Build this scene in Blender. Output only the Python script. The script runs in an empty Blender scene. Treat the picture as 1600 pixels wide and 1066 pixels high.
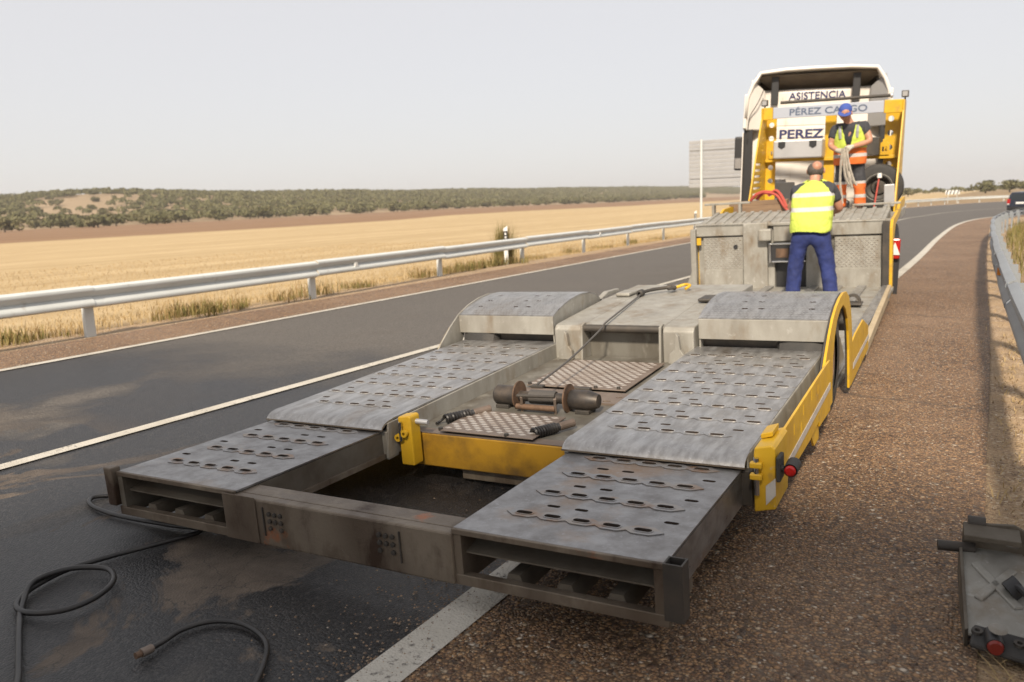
import bpy, bmesh, math, random
import numpy as np
from mathutils import Vector, Matrix, geometry
random.seed(7); np.random.seed(7)
D = bpy.data; SC = bpy.context.scene; COL = SC.collection
R = math.radians

# ---------------------------------------------------------------- camera
CAM_H = 1.40
cam_d = D.cameras.new('camera'); cam = D.objects.new('camera', cam_d); COL.objects.link(cam)
cx_, cy_, cz_ = Vector((0.85510258, 0.51725679, -0.03528434)), Vector((0.05541292, -0.15884789, -0.9857468)), Vector((-0.51548907, 0.84095943, -0.16449395))
m = Matrix((cx_, -cy_, -cz_)).transposed().to_4x4(); m.translation = (0, 0, CAM_H)
cam.matrix_world = m
cam_d.sensor_width = 36; cam_d.lens = 36 * 1260 / 1600
cam_d.clip_start = 0.05; cam_d.clip_end = 8000
cam_d.dof.use_dof = True; cam_d.dof.focus_distance = 3.6; cam_d.dof.aperture_fstop = 3.2
SC.camera = cam

# ---------------------------------------------------------------- sky, sun, exposure
SUN_AZ, SUN_EL = 17, 40          # degrees to the right of straight behind the camera road axis, elevation
sd = Vector((math.sin(R(SUN_AZ)) * math.cos(R(SUN_EL)), -math.cos(R(SUN_AZ)) * math.cos(R(SUN_EL)), math.sin(R(SUN_EL))))
W = D.worlds.new('World'); SC.world = W; W.use_nodes = True
nt = W.node_tree; bg = nt.nodes['Background']
sky = nt.nodes.new('ShaderNodeTexSky'); sky.sky_type = 'NISHITA'; sky.sun_disc = False
sky.sun_elevation = R(SUN_EL); sky.sun_rotation = math.atan2(sd.x, sd.y)
sky.air_density = 1.0; sky.dust_density = 4.0; sky.ozone_density = 1.0; sky.altitude = 800
mx = nt.nodes.new('ShaderNodeMix'); mx.data_type = 'RGBA'; mx.inputs['Factor'].default_value = 0.78
nt.links.new(sky.outputs[0], mx.inputs['A']); mx.inputs['B'].default_value = (7.45, 7.2, 7.1, 1)
nt.links.new(mx.outputs['Result'], bg.inputs['Color']); bg.inputs['Strength'].default_value = 0.086
sl = D.lights.new('sun', 'SUN'); sl.energy = 5.0; sl.angle = R(5.0); sl.color = (1.0, 0.87, 0.70)
so = D.objects.new('sun', sl); COL.objects.link(so)
so.rotation_euler = (-sd).to_track_quat('-Z', 'Y').to_euler(); so.location = (20, -10, 20)
SC.view_settings.view_transform = 'Standard'; SC.view_settings.look = 'None'
SC.view_settings.exposure = 0.50; SC.view_settings.gamma = 1.0; SC.view_settings.use_curve_mapping = False

# ---------------------------------------------------------------- materials
ALB = .84
def sc_(c): return tuple(x * ALB for x in c) if isinstance(c, tuple) else c
def mat(name, base, rough=0.6, metal=0.0, var=None, stain=None, bump=None, vec='Object', stretch=None, stain2=None, spec=None, rvar=0.0):
    m = D.materials.new(name); m.use_nodes = True; n = m.node_tree; b = n.nodes['Principled BSDF']; base = sc_(base)
    def N(t, **k):
        o = n.nodes.new(t)
        for a, v in k.items(): setattr(o, a, v)
        return o
    tc = N('ShaderNodeTexCoord'); src = tc.outputs[vec]
    if stretch:
        mp = N('ShaderNodeMapping'); mp.inputs['Scale'].default_value = stretch; n.links.new(src, mp.inputs[0]); src_s = mp.outputs[0]
    else: src_s = src
    def noise(scale, detail=5, s=None, rough_=0.6):
        o = N('ShaderNodeTexNoise'); o.inputs['Scale'].default_value = scale; o.inputs['Detail'].default_value = detail
        o.inputs['Roughness'].default_value = rough_; n.links.new(s or src, o.inputs['Vector']); return o.outputs['Fac']
    def ramp(f, a, c):
        o = N('ShaderNodeMapRange'); o.inputs['From Min'].default_value = a; o.inputs['From Max'].default_value = c; n.links.new(f, o.inputs['Value']); return o.outputs[0]
    def mix(f, a, c):
        o = N('ShaderNodeMix', data_type='RGBA')
        for k, v in (('A', a), ('B', c)):
            if isinstance(v, tuple): o.inputs[k].default_value = (*v, 1)
            else: n.links.new(v, o.inputs[k])
        n.links.new(f, o.inputs['Factor']); return o.outputs['Result']
    col = base; hasl = False
    if var:
        c2, sc, lo, hi = var; c2 = sc_(c2)
        col = mix(ramp(noise(sc, s=src_s), lo, hi), base, c2); hasl = True
    for st in (stain, stain2):
        if st:
            c3, sc, lo, hi = st; c3 = sc_(c3)
            f = ramp(noise(sc, 8, s=src_s if st is stain else src), lo, hi); col = mix(f, col, c3); hasl = True
    if hasl: n.links.new(col, b.inputs['Base Color'])
    else: b.inputs['Base Color'].default_value = (*base, 1)
    b.inputs['Roughness'].default_value = rough; b.inputs['Metallic'].default_value = metal
    if rvar:
        o = N('ShaderNodeMapRange'); o.inputs['To Min'].default_value = rough - rvar; o.inputs['To Max'].default_value = rough + rvar
        o.inputs['From Min'].default_value = .3; o.inputs['From Max'].default_value = .7
        n.links.new(noise(9, 6), o.inputs['Value']); n.links.new(o.outputs[0], b.inputs['Roughness'])
    if spec is not None: b.inputs['Specular IOR Level'].default_value = spec
    if bump:
        sc, st, dist = bump
        o = N('ShaderNodeBump'); o.inputs['Strength'].default_value = st; o.inputs['Distance'].default_value = dist
        n.links.new(noise(sc, 4), o.inputs['Height']); n.links.new(o.outputs[0], b.inputs['Normal'])
    return m

def emis(name, c, s):
    m = mat(name, c, .4); b = m.node_tree.nodes['Principled BSDF']
    b.inputs['Emission Color'].default_value = (*c, 1); b.inputs['Emission Strength'].default_value = s; return m

M = {}
M['galv_rail_shaded'] = mat('shaded_zinc', (.30, .325, .35), .55, .3, var=((.24, .26, .285), 1.5, .35, .7))  # zinc darkened to paint in the shade on the right rail's unlit face
M['deck'] = mat('deck_steel', (.50, .495, .49), .40, .8, var=((.33, .322, .315), 26, .36, .62), stain=((.30, .25, .20), 3.2, .56, .76), bump=(160, .25, .003), stretch=(1, .22, 1), stain2=((.62, .62, .64), 70, .60, .74), rvar=.14)
M['rim'] = mat('bright_worn_edges', (.66, .64, .61), .35, .8, var=((.42, .34, .27), 30, .45, .65))
M['grip'] = mat('worn_grip_steel', (.37, .33, .29), .46, .7, var=((.33, .325, .325), 14, .35, .55), stain=((.30, .17, .09), 9, .5, .7))
M['loz2'] = mat('arch_tread', (.50, .50, .50), .35, .7)
M['ramp'] = mat('ramp_steel', (.36, .355, .355), .40, .8, var=((.24, .23, .225), 22, .36, .62), stain=((.34, .22, .13), 3.4, .53, .70), bump=(150, .25, .003), stretch=(.5, .5, 1), stain2=((.40, .40, .41), 60, .58, .74), rvar=.14)
M['galv'] = mat('weathered_galvanised', (.37, .36, .325), .6, .25, var=((.26, .245, .215), 7, .32, .66), stain=((.21, .165, .115), 5, .53, .72), stain2=((.45, .44, .41), 18, .6, .75), bump=(50, .1, .004), stretch=(1, 1, .4), rvar=.1)
M['galv_rail'] = mat('guardrail_zinc', (.68, .71, .70), .5, .1, var=((.60, .625, .615), 1.5, .35, .7), bump=(40, .05, .003), stain=((.42, .40, .36), 6, .62, .8))  # left rail's sunlit brightness put into the zinc colour
M['rust'] = mat('rusty_steel', (.145, .112, .082), .55, .4, var=((.29, .245, .19), 9, .40, .66), stain=((.055, .032, .02), 4.5, .48, .66), bump=(90, .35, .004), stretch=(1, 1, .45), stain2=((.40, .12, .035), 3.1, .62, .70), rvar=.12)
M['inner'] = mat('ramp_inner_steel', (.17, .15, .12), .7, .3, var=((.09, .07, .05), 5, .35, .7), bump=(60, .2, .004))
M['rustplate'] = mat('worn_tread_plate', (.25, .20, .165), .58, .4, var=((.16, .12, .095), 6, .35, .65), stain=((.15, .10, .075), 4, .55, .7), bump=(60, .15, .003))
M['loz'] = mat('tread_lozenges', (.50, .46, .42), .42, .6, var=((.40, .34, .29), 5, .4, .65))
M['yellow'] = mat('yellow_paint', (.66, .40, .018), .45, 0, var=((.54, .31, .018), 5, .4, .7), stain=((.28, .18, .06), 7, .60, .76), stain2=((.45, .40, .32), 22, .66, .74), bump=(30, .06, .003), rvar=.1)
M['yellow_dirty'] = mat('oily_yellow_paint', (.46, .25, .02), .45, 0, var=((.22, .12, .02), 4, .38, .62), stain=((.10, .065, .03), 3, .56, .72), bump=(50, .15, .003))
M['reflect'] = mat('reflective_tape', (.62, .60, .57), .4, .1, var=((.5, .48, .45), 20, .4, .7))
M['rubber'] = mat('rubber', (.028, .027, .026), .75, 0, var=((.06, .054, .048), 5, .45, .75), bump=(60, .2, .004))
M['hose'] = mat('hose_rubber', (.014, .013, .013), .45, 0, var=((.035, .031, .028), 7, .45, .7))
M['black'] = mat('black_plastic', (.02, .02, .022), .5, 0, bump=(40, .05, .002))
M['dark'] = mat('dark_steel', (.06, .055, .05), .6, .4, var=((.10, .085, .07), 6, .4, .7), bump=(50, .2, .003))
M['winch'] = mat('winch_paint', (.045, .04, .037), .5, .4, var=((.11, .085, .065), 8, .45, .7), bump=(50, .15, .003))
M['rustdisc'] = mat('rusty_flange', (.17, .10, .06), .7, .2, var=((.09, .055, .035), 9, .4, .6), bump=(60, .2, .003))
M['cable'] = mat('wire_rope', (.13, .12, .11), .55, .5, bump=(400, .4, .002))
M['alu'] = mat('aluminium', (.56, .56, .57), .4, .5, var=((.48, .48, .49), 3, .4, .7))
M['chrome'] = mat('polished_metal', (.7, .7, .7), .18, 1)
M['white'] = mat('white_cab_paint', (.80, .77, .73), .3, 0, var=((.72, .68, .63), 1.5, .4, .7))
M['cream'] = mat('cab_wall_paint', (.80, .76, .71), .42, 0, var=((.66, .60, .53), 3, .38, .75), stain=((.45, .39, .32), 6, .60, .80), stretch=(1, 1, .35))
M['taupe'] = mat('spoiler_lining', (.20, .165, .125), .8, 0, var=((.15, .12, .09), 3, .4, .7))
M['navy'] = mat('navy_letters', (.022, .028, .11), .45)
M['signboard'] = mat('grey_board', (.42, .45, .52), .4, .1)
M['letters_grey'] = mat('slate_letters', (.10, .13, .20), .45)
M['red'] = mat('red_lens', (.42, .012, .01), .22, 0)
M['dark_red'] = mat('shaded_red_lens', (.22, .02, .012), .4)  # red lens with the bracket's shade put into its colour
M['amber'] = mat('amber_lens', (.75, .25, .02), .25, 0)
M['lens_white'] = mat('white_lens', (.75, .75, .72), .25)
M['blue_cloth'] = mat('blue_work_cloth', (.018, .032, .15), .85, 0, var=((.012, .021, .10), 9, .4, .65), bump=(14, .5, .02))
M['grey_cloth'] = mat('charcoal_cotton', (.04, .042, .05), .9, 0, bump=(14, .5, .02))
M['cap'] = mat('blue_cap_cloth', (.045, .085, .33), .85)
M['skin'] = mat('skin', (.50, .26, .17), .5, 0, var=((.42, .20, .13), 6, .4, .7))
M['skin'].node_tree.nodes['Principled BSDF'].inputs['Subsurface Weight'].default_value = .08
M['hair'] = mat('short_grey_hair', (.06, .048, .04), .8, 0, var=((.12, .10, .09), 60, .4, .6))
M['glove'] = mat('work_glove', (.50, .46, .40), .85, 0, var=((.38, .34, .28), 12, .4, .6))
M['boot'] = mat('boot_leather', (.05, .035, .025), .7)
M['wood'] = mat('old_timber', (.26, .17, .10), .8, 0, var=((.17, .11, .07), 7, .35, .65), stretch=(.3, 3, 3), bump=(60, .2, .004))
M['strap_red'] = mat('red_webbing', (.42, .07, .05), .8)
M['strap_grey'] = mat('grey_webbing', (.42, .38, .32), .85, 0, var=((.30, .27, .23), 20, .4, .6))
M['glass'] = mat('dark_glass', (.02, .025, .03), .08)
M['carpaint'] = mat('dark_blue_car_paint', (.03, .035, .055), .25, .3)
M['sign_back'] = mat('sign_back_aluminium', (.36, .36, .365), .5, .2, var=((.31, .31, .315), 2, .4, .7))
M['post_white'] = mat('white_plastic_post', (.78, .78, .76), .5)
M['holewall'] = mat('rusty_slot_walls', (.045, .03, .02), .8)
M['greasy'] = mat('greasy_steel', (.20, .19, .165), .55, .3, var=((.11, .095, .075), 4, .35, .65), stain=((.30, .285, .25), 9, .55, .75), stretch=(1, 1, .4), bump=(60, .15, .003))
M['cavity'] = mat('cavity_shade_black', (.012, .011, .010), .95, spec=0.)  # near-black colour stands in for the shade inside the slots
M['sill'] = mat('dusty_sill', (.46, .37, .24), .7, 0, var=((.36, .28, .17), 5, .4, .7))

def hivis(name, main, lower=None, zb=(), split=None):
    """hi-vis cloth: reflective bands at heights zb (object space), optional second colour under split"""
    m = mat(name, main, .75, 0, bump=(11, .55, .02)); n = m.node_tree; b = n.nodes['Principled BSDF']
    tc = n.nodes.new('ShaderNodeTexCoord'); sp = n.nodes.new('ShaderNodeSeparateXYZ'); n.links.new(tc.outputs['Object'], sp.inputs[0])
    def math_(op, a, v):
        o = n.nodes.new('ShaderNodeMath'); o.operation = op; n.links.new(a, o.inputs[0])
        if isinstance(v, float): o.inputs[1].default_value = v
        else: n.links.new(v, o.inputs[1])
        return o.outputs[0]
    def mixc(f, a, c):
        o = n.nodes.new('ShaderNodeMix'); o.data_type = 'RGBA'; n.links.new(f, o.inputs['Factor'])
        for k, v in (('A', a), ('B', c)):
            if isinstance(v, tuple): o.inputs[k].default_value = (*v, 1)
            else: n.links.new(v, o.inputs[k])
        return o.outputs['Result']
    col = sc_(main)
    if lower: col = mixc(math_('LESS_THAN', sp.outputs['Z'], float(split)), sc_(main), sc_(lower))
    for z0, h in zb:
        f = math_('MULTIPLY', math_('GREATER_THAN', sp.outputs['Z'], float(z0)), math_('LESS_THAN', sp.outputs['Z'], float(z0 + h)))
        col = mixc(f, col, (.42, .41, .40))
    if not isinstance(col, tuple): n.links.new(col, b.inputs['Base Color'])
    return m

# ground materials -------------------------------------------------
def ground_mat(name, kind):
    m = D.materials.new(name); m.use_nodes = True; n = m.node_tree; b = n.nodes['Principled BSDF']
    geo = n.nodes.new('ShaderNodeNewGeometry'); P = geo.outputs['Position']
    def noise(scale, detail=5, v=None, ro=.6, dist=0.):
        o = n.nodes.new('ShaderNodeTexNoise'); o.inputs['Scale'].default_value = scale; o.inputs['Detail'].default_value = detail; o.inputs['Roughness'].default_value = ro; o.inputs['Distortion'].default_value = dist
        n.links.new(v or P, o.inputs['Vector']); return o.outputs['Fac']
    def mapp(s, loc=(0, 0, 0), rot=(0, 0, 0)):
        o = n.nodes.new('ShaderNodeMapping'); o.inputs['Scale'].default_value = s; o.inputs['Location'].default_value = loc; o.inputs['Rotation'].default_value = rot; n.links.new(P, o.inputs[0]); return o.outputs[0]
    def vor(scale, feat='F1', v=None, out='Distance'):
        o = n.nodes.new('ShaderNodeTexVoronoi'); o.feature = feat; o.inputs['Scale'].default_value = scale; n.links.new(v or P, o.inputs['Vector']); return o
    def rng(f, a, c, lo=0., hi=1.):
        o = n.nodes.new('ShaderNodeMapRange'); o.inputs['From Min'].default_value = a; o.inputs['From Max'].default_value = c; o.inputs['To Min'].default_value = lo; o.inputs['To Max'].default_value = hi
        n.links.new(f, o.inputs['Value']); return o.outputs[0]
    def mix(f, a, c, bt='MIX'):
        o = n.nodes.new('ShaderNodeMix'); o.data_type = 'RGBA'; o.blend_type = bt
        if isinstance(f, float): o.inputs['Factor'].default_value = f
        else: n.links.new(f, o.inputs['Factor'])
        for k, v in (('A', a), ('B', c)):
            if isinstance(v, tuple): o.inputs[k].default_value = (*sc_(v), 1)
            else: n.links.new(v, o.inputs[k])
        return o.outputs['Result']
    def mth(op, a, v=None):
        o = n.nodes.new('ShaderNodeMath'); o.operation = op
        for i, x in enumerate((a, v)):
            if x is None: continue
            if isinstance(x, float): o.inputs[i].default_value = x
            else: n.links.new(x, o.inputs[i])
        return o.outputs[0]
    def cramp(f, stops):
        o = n.nodes.new('ShaderNodeValToRGB'); e = o.color_ramp.elements; o.color_ramp.interpolation = 'CONSTANT' if kind in ('chip', 'gravel') else 'LINEAR'
        while len(e) < len(stops): e.new(.5)
        for k, (p, c) in enumerate(stops): e[k].position = p; e[k].color = (*sc_(c), 1)
        n.links.new(f, o.inputs[0]); return o.outputs[0]
    def setbump(h, st, d, h2=None):
        o = n.nodes.new('ShaderNodeBump'); o.inputs['Strength'].default_value = st; o.inputs['Distance'].default_value = d; n.links.new(h, o.inputs['Height']); n.links.new(o.outputs[0], b.inputs['Normal'])
    sp = n.nodes.new('ShaderNodeSeparateXYZ'); n.links.new(P, sp.inputs[0])
    if kind == 'asphalt':
        v1 = vor(100); sp2 = n.nodes.new('ShaderNodeSeparateColor'); n.links.new(v1.outputs['Color'], sp2.inputs[0])
        grey = mix(rng(sp2.outputs[0], 0., 1.), (.05, .045, .041), (.15, .135, .12))
        col = mix(rng(noise(.6, 5), .35, .7), grey, mix(.5, grey, (.085, .077, .070)))
        # oil and water streaks along the near road, darkened further with painted foreground shade
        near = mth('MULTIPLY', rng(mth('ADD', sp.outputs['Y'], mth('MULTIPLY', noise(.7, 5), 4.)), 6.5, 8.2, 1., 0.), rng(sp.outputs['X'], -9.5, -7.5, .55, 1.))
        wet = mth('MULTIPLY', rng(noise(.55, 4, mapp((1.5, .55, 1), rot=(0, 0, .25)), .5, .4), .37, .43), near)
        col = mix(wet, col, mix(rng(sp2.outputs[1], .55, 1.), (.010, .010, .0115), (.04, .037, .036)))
        dust = mth('MULTIPLY', rng(noise(1.1, 8, mapp((1, .8, 1), (3.1, .4, 0), (0, 0, .9)), .62, .8), .535, .565), rng(sp.outputs['Y'], 2.0, 3.4, 1., 0.05))
        wv = n.nodes.new('ShaderNodeVectorMath'); wv.operation = 'ADD'; nz = n.nodes.new('ShaderNodeTexNoise'); nz.inputs['Scale'].default_value = 7; nz.inputs['Detail'].default_value = 5; n.links.new(P, nz.inputs['Vector'])
        ws = n.nodes.new('ShaderNodeVectorMath'); ws.operation = 'SCALE'; ws.inputs['Scale'].default_value = .30; n.links.new(nz.outputs['Color'], ws.inputs[0]); n.links.new(P, wv.inputs[0]); n.links.new(ws.outputs[0], wv.inputs[1])
        crack = vor(4.2, 'DISTANCE_TO_EDGE', wv.outputs[0])
        cm = rng(crack.outputs['Distance'], .004, .016, .25, 1.)
        dcol = mix(rng(noise(9, 6), .35, .7), (.075, .057, .043), (.135, .104, .078))
        col = mix(dust, col, mix(cm, (.03, .026, .022), dcol))
        n.links.new(col, b.inputs['Base Color'])
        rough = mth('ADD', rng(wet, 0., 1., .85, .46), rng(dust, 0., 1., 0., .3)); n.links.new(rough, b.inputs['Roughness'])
        h = mth('ADD', mth('MULTIPLY', rng(v1.outputs['Distance'], 0., .8, 1., 0.), 1.), mth('MULTIPLY', noise(240, 2), .8))
        setbump(h, .4, .006)
    elif kind == 'chip':
        pv = mapp((1, 1, 1))
        v1 = vor(95); v2 = vor(48); sA = n.nodes.new('ShaderNodeSeparateColor'); n.links.new(v1.outputs['Color'], sA.inputs[0])
        sB = n.nodes.new('ShaderNodeSeparateColor'); n.links.new(v2.outputs['Color'], sB.inputs[0])
        stops = [(0, (.115, .057, .03)), (.16, (.25, .13, .06)), (.34, (.37, .205, .093)), (.52, (.23, .137, .076)), (.68, (.47, .28, .136)), (.84, (.33, .205, .107)), (.93, (.56, .43, .29)), (.975, (.68, .58, .46))]
        c1 = cramp(sA.outputs[0], stops); c2 = cramp(sB.outputs[1], stops)
        big = rng(sB.outputs[2], .62, .66)
        col = mix(big, c1, c2)
        gap = mth('MULTIPLY', rng(v1.outputs['Distance'], .35, .62, 1., 0.), 1.0)
        gap = mix(big, rng(v1.outputs['Distance'], .38, .65, 1., .3), rng(v2.outputs['Distance'], .38, .62, 1., .25))
        col = mix(1., col, gap, 'MULTIPLY')
        col = mix(rng(noise(.7, 6, dist=.5), .4, .7), col, mix(.3, col, (.41, .275, .175)))
        # transverse joints across the shoulder
        j = None
        for y0 in (5.95, 10.2, 17.5, 27.):
            wob = mth('ADD', sp.outputs['Y'], mth('MULTIPLY', noise(2.2, 5), .22)); d = mth('ABSOLUTE', mth('SUBTRACT', mth('ADD', wob, mth('MULTIPLY', sp.outputs['X'], .18)), y0))
            f = rng(d, .0, .05, 1., 0.); j = f if j is None else mth('MAXIMUM', j, f)
        col = mix(mth('MULTIPLY', j, .6), col, (.06, .045, .035))
        n.links.new(col, b.inputs['Base Color']); b.inputs['Roughness'].default_value = .62
        h = mix(big, rng(v1.outputs['Distance'], 0., .7, 1., 0.), rng(v2.outputs['Distance'], 0., .7, 1.6, 0.))
        setbump(h, .9, .009)
    elif kind == 'gravel':
        v1 = vor(70); sA = n.nodes.new('ShaderNodeSeparateColor'); n.links.new(v1.outputs['Color'], sA.inputs[0])
        col = cramp(sA.outputs[0], [(0, (.25, .165, .10)), (.25, (.38, .27, .165)), (.5, (.32, .22, .135)), (.75, (.48, .36, .235)), (.92, (.60, .50, .38))])
        col = mix(rng(noise(2.5, 6), .42, .65), col, (.42, .29, .165))
        col = mix(rng(noise(1.3, 4), .55, .75), col, (.24, .17, .10))
        n.links.new(col, b.inputs['Base Color']); b.inputs['Roughness'].default_value = .85
        setbump(mth('ADD', rng(v1.outputs['Distance'], 0., .7, 1., 0.), mth('MULTIPLY', noise(6, 5), 4.)), .8, .012)
    elif kind == 'terrain':
        nx = sp.outputs['X']
        straw = mix(rng(noise(.1, 6, mapp((5.0, .10, 1), rot=(0, 0, -.05)), .6), .38, .62), (.42, .305, .155), (.55, .415, .235))
        straw = mix(rng(noise(1.4, 6, mapp((2.2, .25, 1))), .45, .72), straw, (.34, .235, .11))
        straw = mix(rng(noise(9, 4), .45, .75), straw, (.45, .33, .17))
        brown = mix(rng(noise(.05, 5, mapp((2, .2, 1))), .35, .7), (.20, .11, .055), (.27, .16, .08))
        edge = mth('ADD', nx, mth('ADD', mth('MULTIPLY', noise(.02, 4), 12.), mth('MULTIPLY', rng(sp.outputs['Y'], 80., 330., 0., 40.), 1.)))
        col = mix(rng(edge, -79., -75., 1., 0.), straw, brown)
        hill = mix(rng(noise(.015, 6), .4, .62), (.33, .24, .145), (.27, .19, .11))
        col = mix(rng(nx, -238., -215., 1., 0.), col, hill)
        col = mix(rng(nx, -11.5, -10.6, 0., 1.), col, mix(rng(noise(1.1, 6), .4, .65), (.30, .21, .11), (.20, .14, .075)))
        n.links.new(col, b.inputs['Base Color']); b.inputs['Roughness'].default_value = .95
        setbump(mth('ADD', noise(12, 6), noise(2, 4, mapp((3, .3, 1)))), .7, .05)
    elif kind == 'paint':
        w = rng(mth('ADD', mth('MULTIPLY', noise(38, 6), .6), mth('MULTIPLY', noise(5, 4), .4)), .36, .44)
        base = mix(rng(noise(3, 5), .35, .7), (.56, .53, .47), (.44, .41, .35))
        col = mix(w, (.10, .09, .08), base); n.links.new(col, b.inputs['Base Color']); b.inputs['Roughness'].default_value = .7
        v1 = vor(95); setbump(rng(v1.outputs['Distance'], 0., .7, 1., 0.), .45, .006)
    return m
G = {k: ground_mat('ground_' + k, k) for k in ('asphalt', 'chip', 'gravel', 'terrain', 'paint')}

def foliage(name, c1, c2, c3, scale=.6):
    m = mat(name, c1, .75, 0, var=(c2, scale, .35, .65), stain=(c3, scale * 3, .5, .7))
    m.node_tree.nodes['Principled BSDF'].inputs['Specular IOR Level'].default_value = .2
    return m
M['oak'] = foliage('holm_oak_leaves', (.145, .138, .062), (.105, .103, .048), (.19, .17, .082), .12)
M['oak2'] = foliage('grey_green_leaves', (.165, .15, .076), (.12, .112, .058), (.21, .18, .095), .12)
M['bark'] = mat('bark', (.12, .09, .065), .9)
M['weed'] = foliage('green_weed', (.16, .15, .045), (.26, .19, .075), (.11, .12, .035), 2.2)
M['weed_dry'] = foliage('dry_weed', (.33, .22, .095), (.24, .16, .07), (.15, .12, .045), 3)
M['straw'] = foliage('straw_blades', (.42, .305, .155), (.35, .25, .12), (.49, .37, .20), 1.5)

# ---------------------------------------------------------------- helpers
def link(o, parent=None):
    COL.objects.link(o)
    if parent: o.parent = parent
    return o
def tag(o, label, cat, group=None):
    o['label'] = label; o['category'] = cat
    if group: o['group'] = group
    return o
def empty(name, label=None, cat=None, loc=(0, 0, 0), rz=0, group=None, mw=None):
    o = D.objects.new(name, None); COL.objects.link(o); o.location = loc; o.rotation_euler = (0, 0, rz); o.empty_display_size = .2
    if mw is not None: o.matrix_world = mw
    if label: tag(o, label, cat, group)
    return o
class MB:
    def __init__(s): s.v = []; s.f = []; s.hole = set()
    def add(s, v, f):
        k = len(s.v); s.v += [tuple(p) for p in v]; s.f += [tuple(i + k for i in q) for q in f]; return s
    def box(s, x0, x1, y0, y1, z0, z1):
        return s.add([(x, y, z) for z in (z0, z1) for y in (y0, y1) for x in (x0, x1)], [(0, 2, 3, 1), (4, 5, 7, 6), (0, 1, 5, 4), (2, 6, 7, 3), (0, 4, 6, 2), (1, 3, 7, 5)])
    def hexa(s, b, t):     # 4 bottom + 4 top points, same winding
        return s.add(list(b) + list(t), [(3, 2, 1, 0), (4, 5, 6, 7), (0, 1, 5, 4), (1, 2, 6, 5), (2, 3, 7, 6), (3, 0, 4, 7)])
    def bar(s, p, q, w, h=None, up=(0, 0, 1)):
        h = h or w; p = Vector(p); q = Vector(q); d = (q - p).normalized(); a = d.cross(Vector(up))
        if a.length < 1e-4: a = d.cross(Vector((0, 1, 0)))
        a.normalize(); b = a.cross(d).normalized(); a *= w / 2; b *= h / 2
        return s.hexa([p - a - b, p + a - b, p + a + b, p - a + b], [q - a - b, q + a - b, q + a + b, q - a + b])
    def prism(s, poly, axis, a0, a1):
        def pt(p, a): return {'x': (a, p[0], p[1]), 'y': (p[0], a, p[1]), 'z': (p[0], p[1], a)}[axis]
        n = len(poly); return s.add([pt(p, a0) for p in poly] + [pt(p, a1) for p in poly], [tuple(range(n))[::-1], tuple(range(n, 2 * n))] + [(i, (i + 1) % n, n + (i + 1) % n, n + i) for i in range(n)])
    def tube(s, pts, r, seg=10, caps=True, closed=False):
        pts = [Vector(p) for p in pts]; n = len(pts); rs = r if isinstance(r, (list, tuple)) else [r] * n
        up = None; rings = []
        for i, p in enumerate(pts):
            d = (pts[min(i + 1, n - 1)] - pts[max(i - 1, 0)]); d = d.normalized() if d.length > 1e-9 else Vector((0, 0, 1))
            if up is None:
                up = Vector((0, 0, 1)) if abs(d.z) < .9 else Vector((1, 0, 0))
            a = d.cross(up); a = a.normalized() if a.length > 1e-6 else d.orthogonal().normalized(); b = a.cross(d).normalized(); up = b
            rings.append([p + (a * math.cos(t) + b * math.sin(t)) * rs[i] for t in (2 * math.pi * k / seg for k in range(seg))])
        v = [q for g in rings for q in g]; f = [(i * seg + k, i * seg + (k + 1) % seg, (i + 1) * seg + (k + 1) % seg, (i + 1) * seg + k) for i in range(n - 1) for k in range(seg)]
        if caps: f += [tuple(range(seg)), tuple(range((n - 1) * seg, n * seg))[::-1]]
        return s.add(v, f)
    def cyl(s, p, q, r, r2=None, seg=16): return s.tube([p, q], [r, r if r2 is None else r2], seg)
    def lathe(s, prof, axis='x', c=(0, 0, 0), seg=28):     # prof: (along axis, radius)
        v = []; n = len(prof)
        for a, r in prof:
            for k in range(seg):
                t = 2 * math.pi * k / seg; p = (a, r * math.cos(t), r * math.sin(t))
                if axis == 'y': p = (p[1], p[0], p[2])
                if axis == 'z': p = (p[1], p[2], p[0])
                v.append((p[0] + c[0], p[1] + c[1], p[2] + c[2]))
        return s.add(v, [(i * seg + k, i * seg + (k + 1) % seg, (i + 1) * seg + (k + 1) % seg, (i + 1) * seg + k) for i in range(n - 1) for k in range(seg)])
    def plate(s, outline, holes, z0, z1, axis='z'):
        """flat plate with real holes cut through it"""
        co = [Vector(p) for p in outline]; edges = [(i, (i + 1) % len(outline)) for i in range(len(outline))]
        for h in holes:
            k = len(co); co += [Vector(p) for p in h]; edges += [(k + i, k + (i + 1) % len(h)) for i in range(len(h))]
        vs, es, fs, *_ = geometry.delaunay_2d_cdt(co, edges, [], 0, 1e-6)
        def inside(p, poly):
            c = False; j = len(poly) - 1
            for i in range(len(poly)):
                (xi, yi), (xj, yj) = poly[i], poly[j]
                if (yi > p[1]) != (yj > p[1]) and p[0] < (xj - xi) * (p[1] - yi) / (yj - yi) + xi: c = not c
                j = i
            return c
        keep = []
        for f in fs:
            c = (sum(vs[i][0] for i in f) / len(f), sum(vs[i][1] for i in f) / len(f))
            if inside(c, outline) and not any(abs(h[0][0] - c[0]) < 1.2 and inside(c, h) for h in holes): keep.append(f)
        fs = keep; n = len(vs)
        def pt(p, a): return {'x': (a, p[0], p[1]), 'y': (p[0], a, p[1]), 'z': (p[0], p[1], a)}[axis]
        cnt = {}
        F = [tuple(f) for f in fs]
        for f in F:
            for i in range(len(f)):
                e = (f[i], f[(i + 1) % len(f)]); cnt[e] = cnt.get(e, 0) + 1
        side = [(a, b, b + n, a + n) for (a, b) in cnt if (b, a) not in cnt]
        bbs = [(min(p[0] for p in h) - 1e-4, max(p[0] for p in h) + 1e-4, min(p[1] for p in h) - 1e-4, max(p[1] for p in h) + 1e-4) for h in holes]
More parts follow.
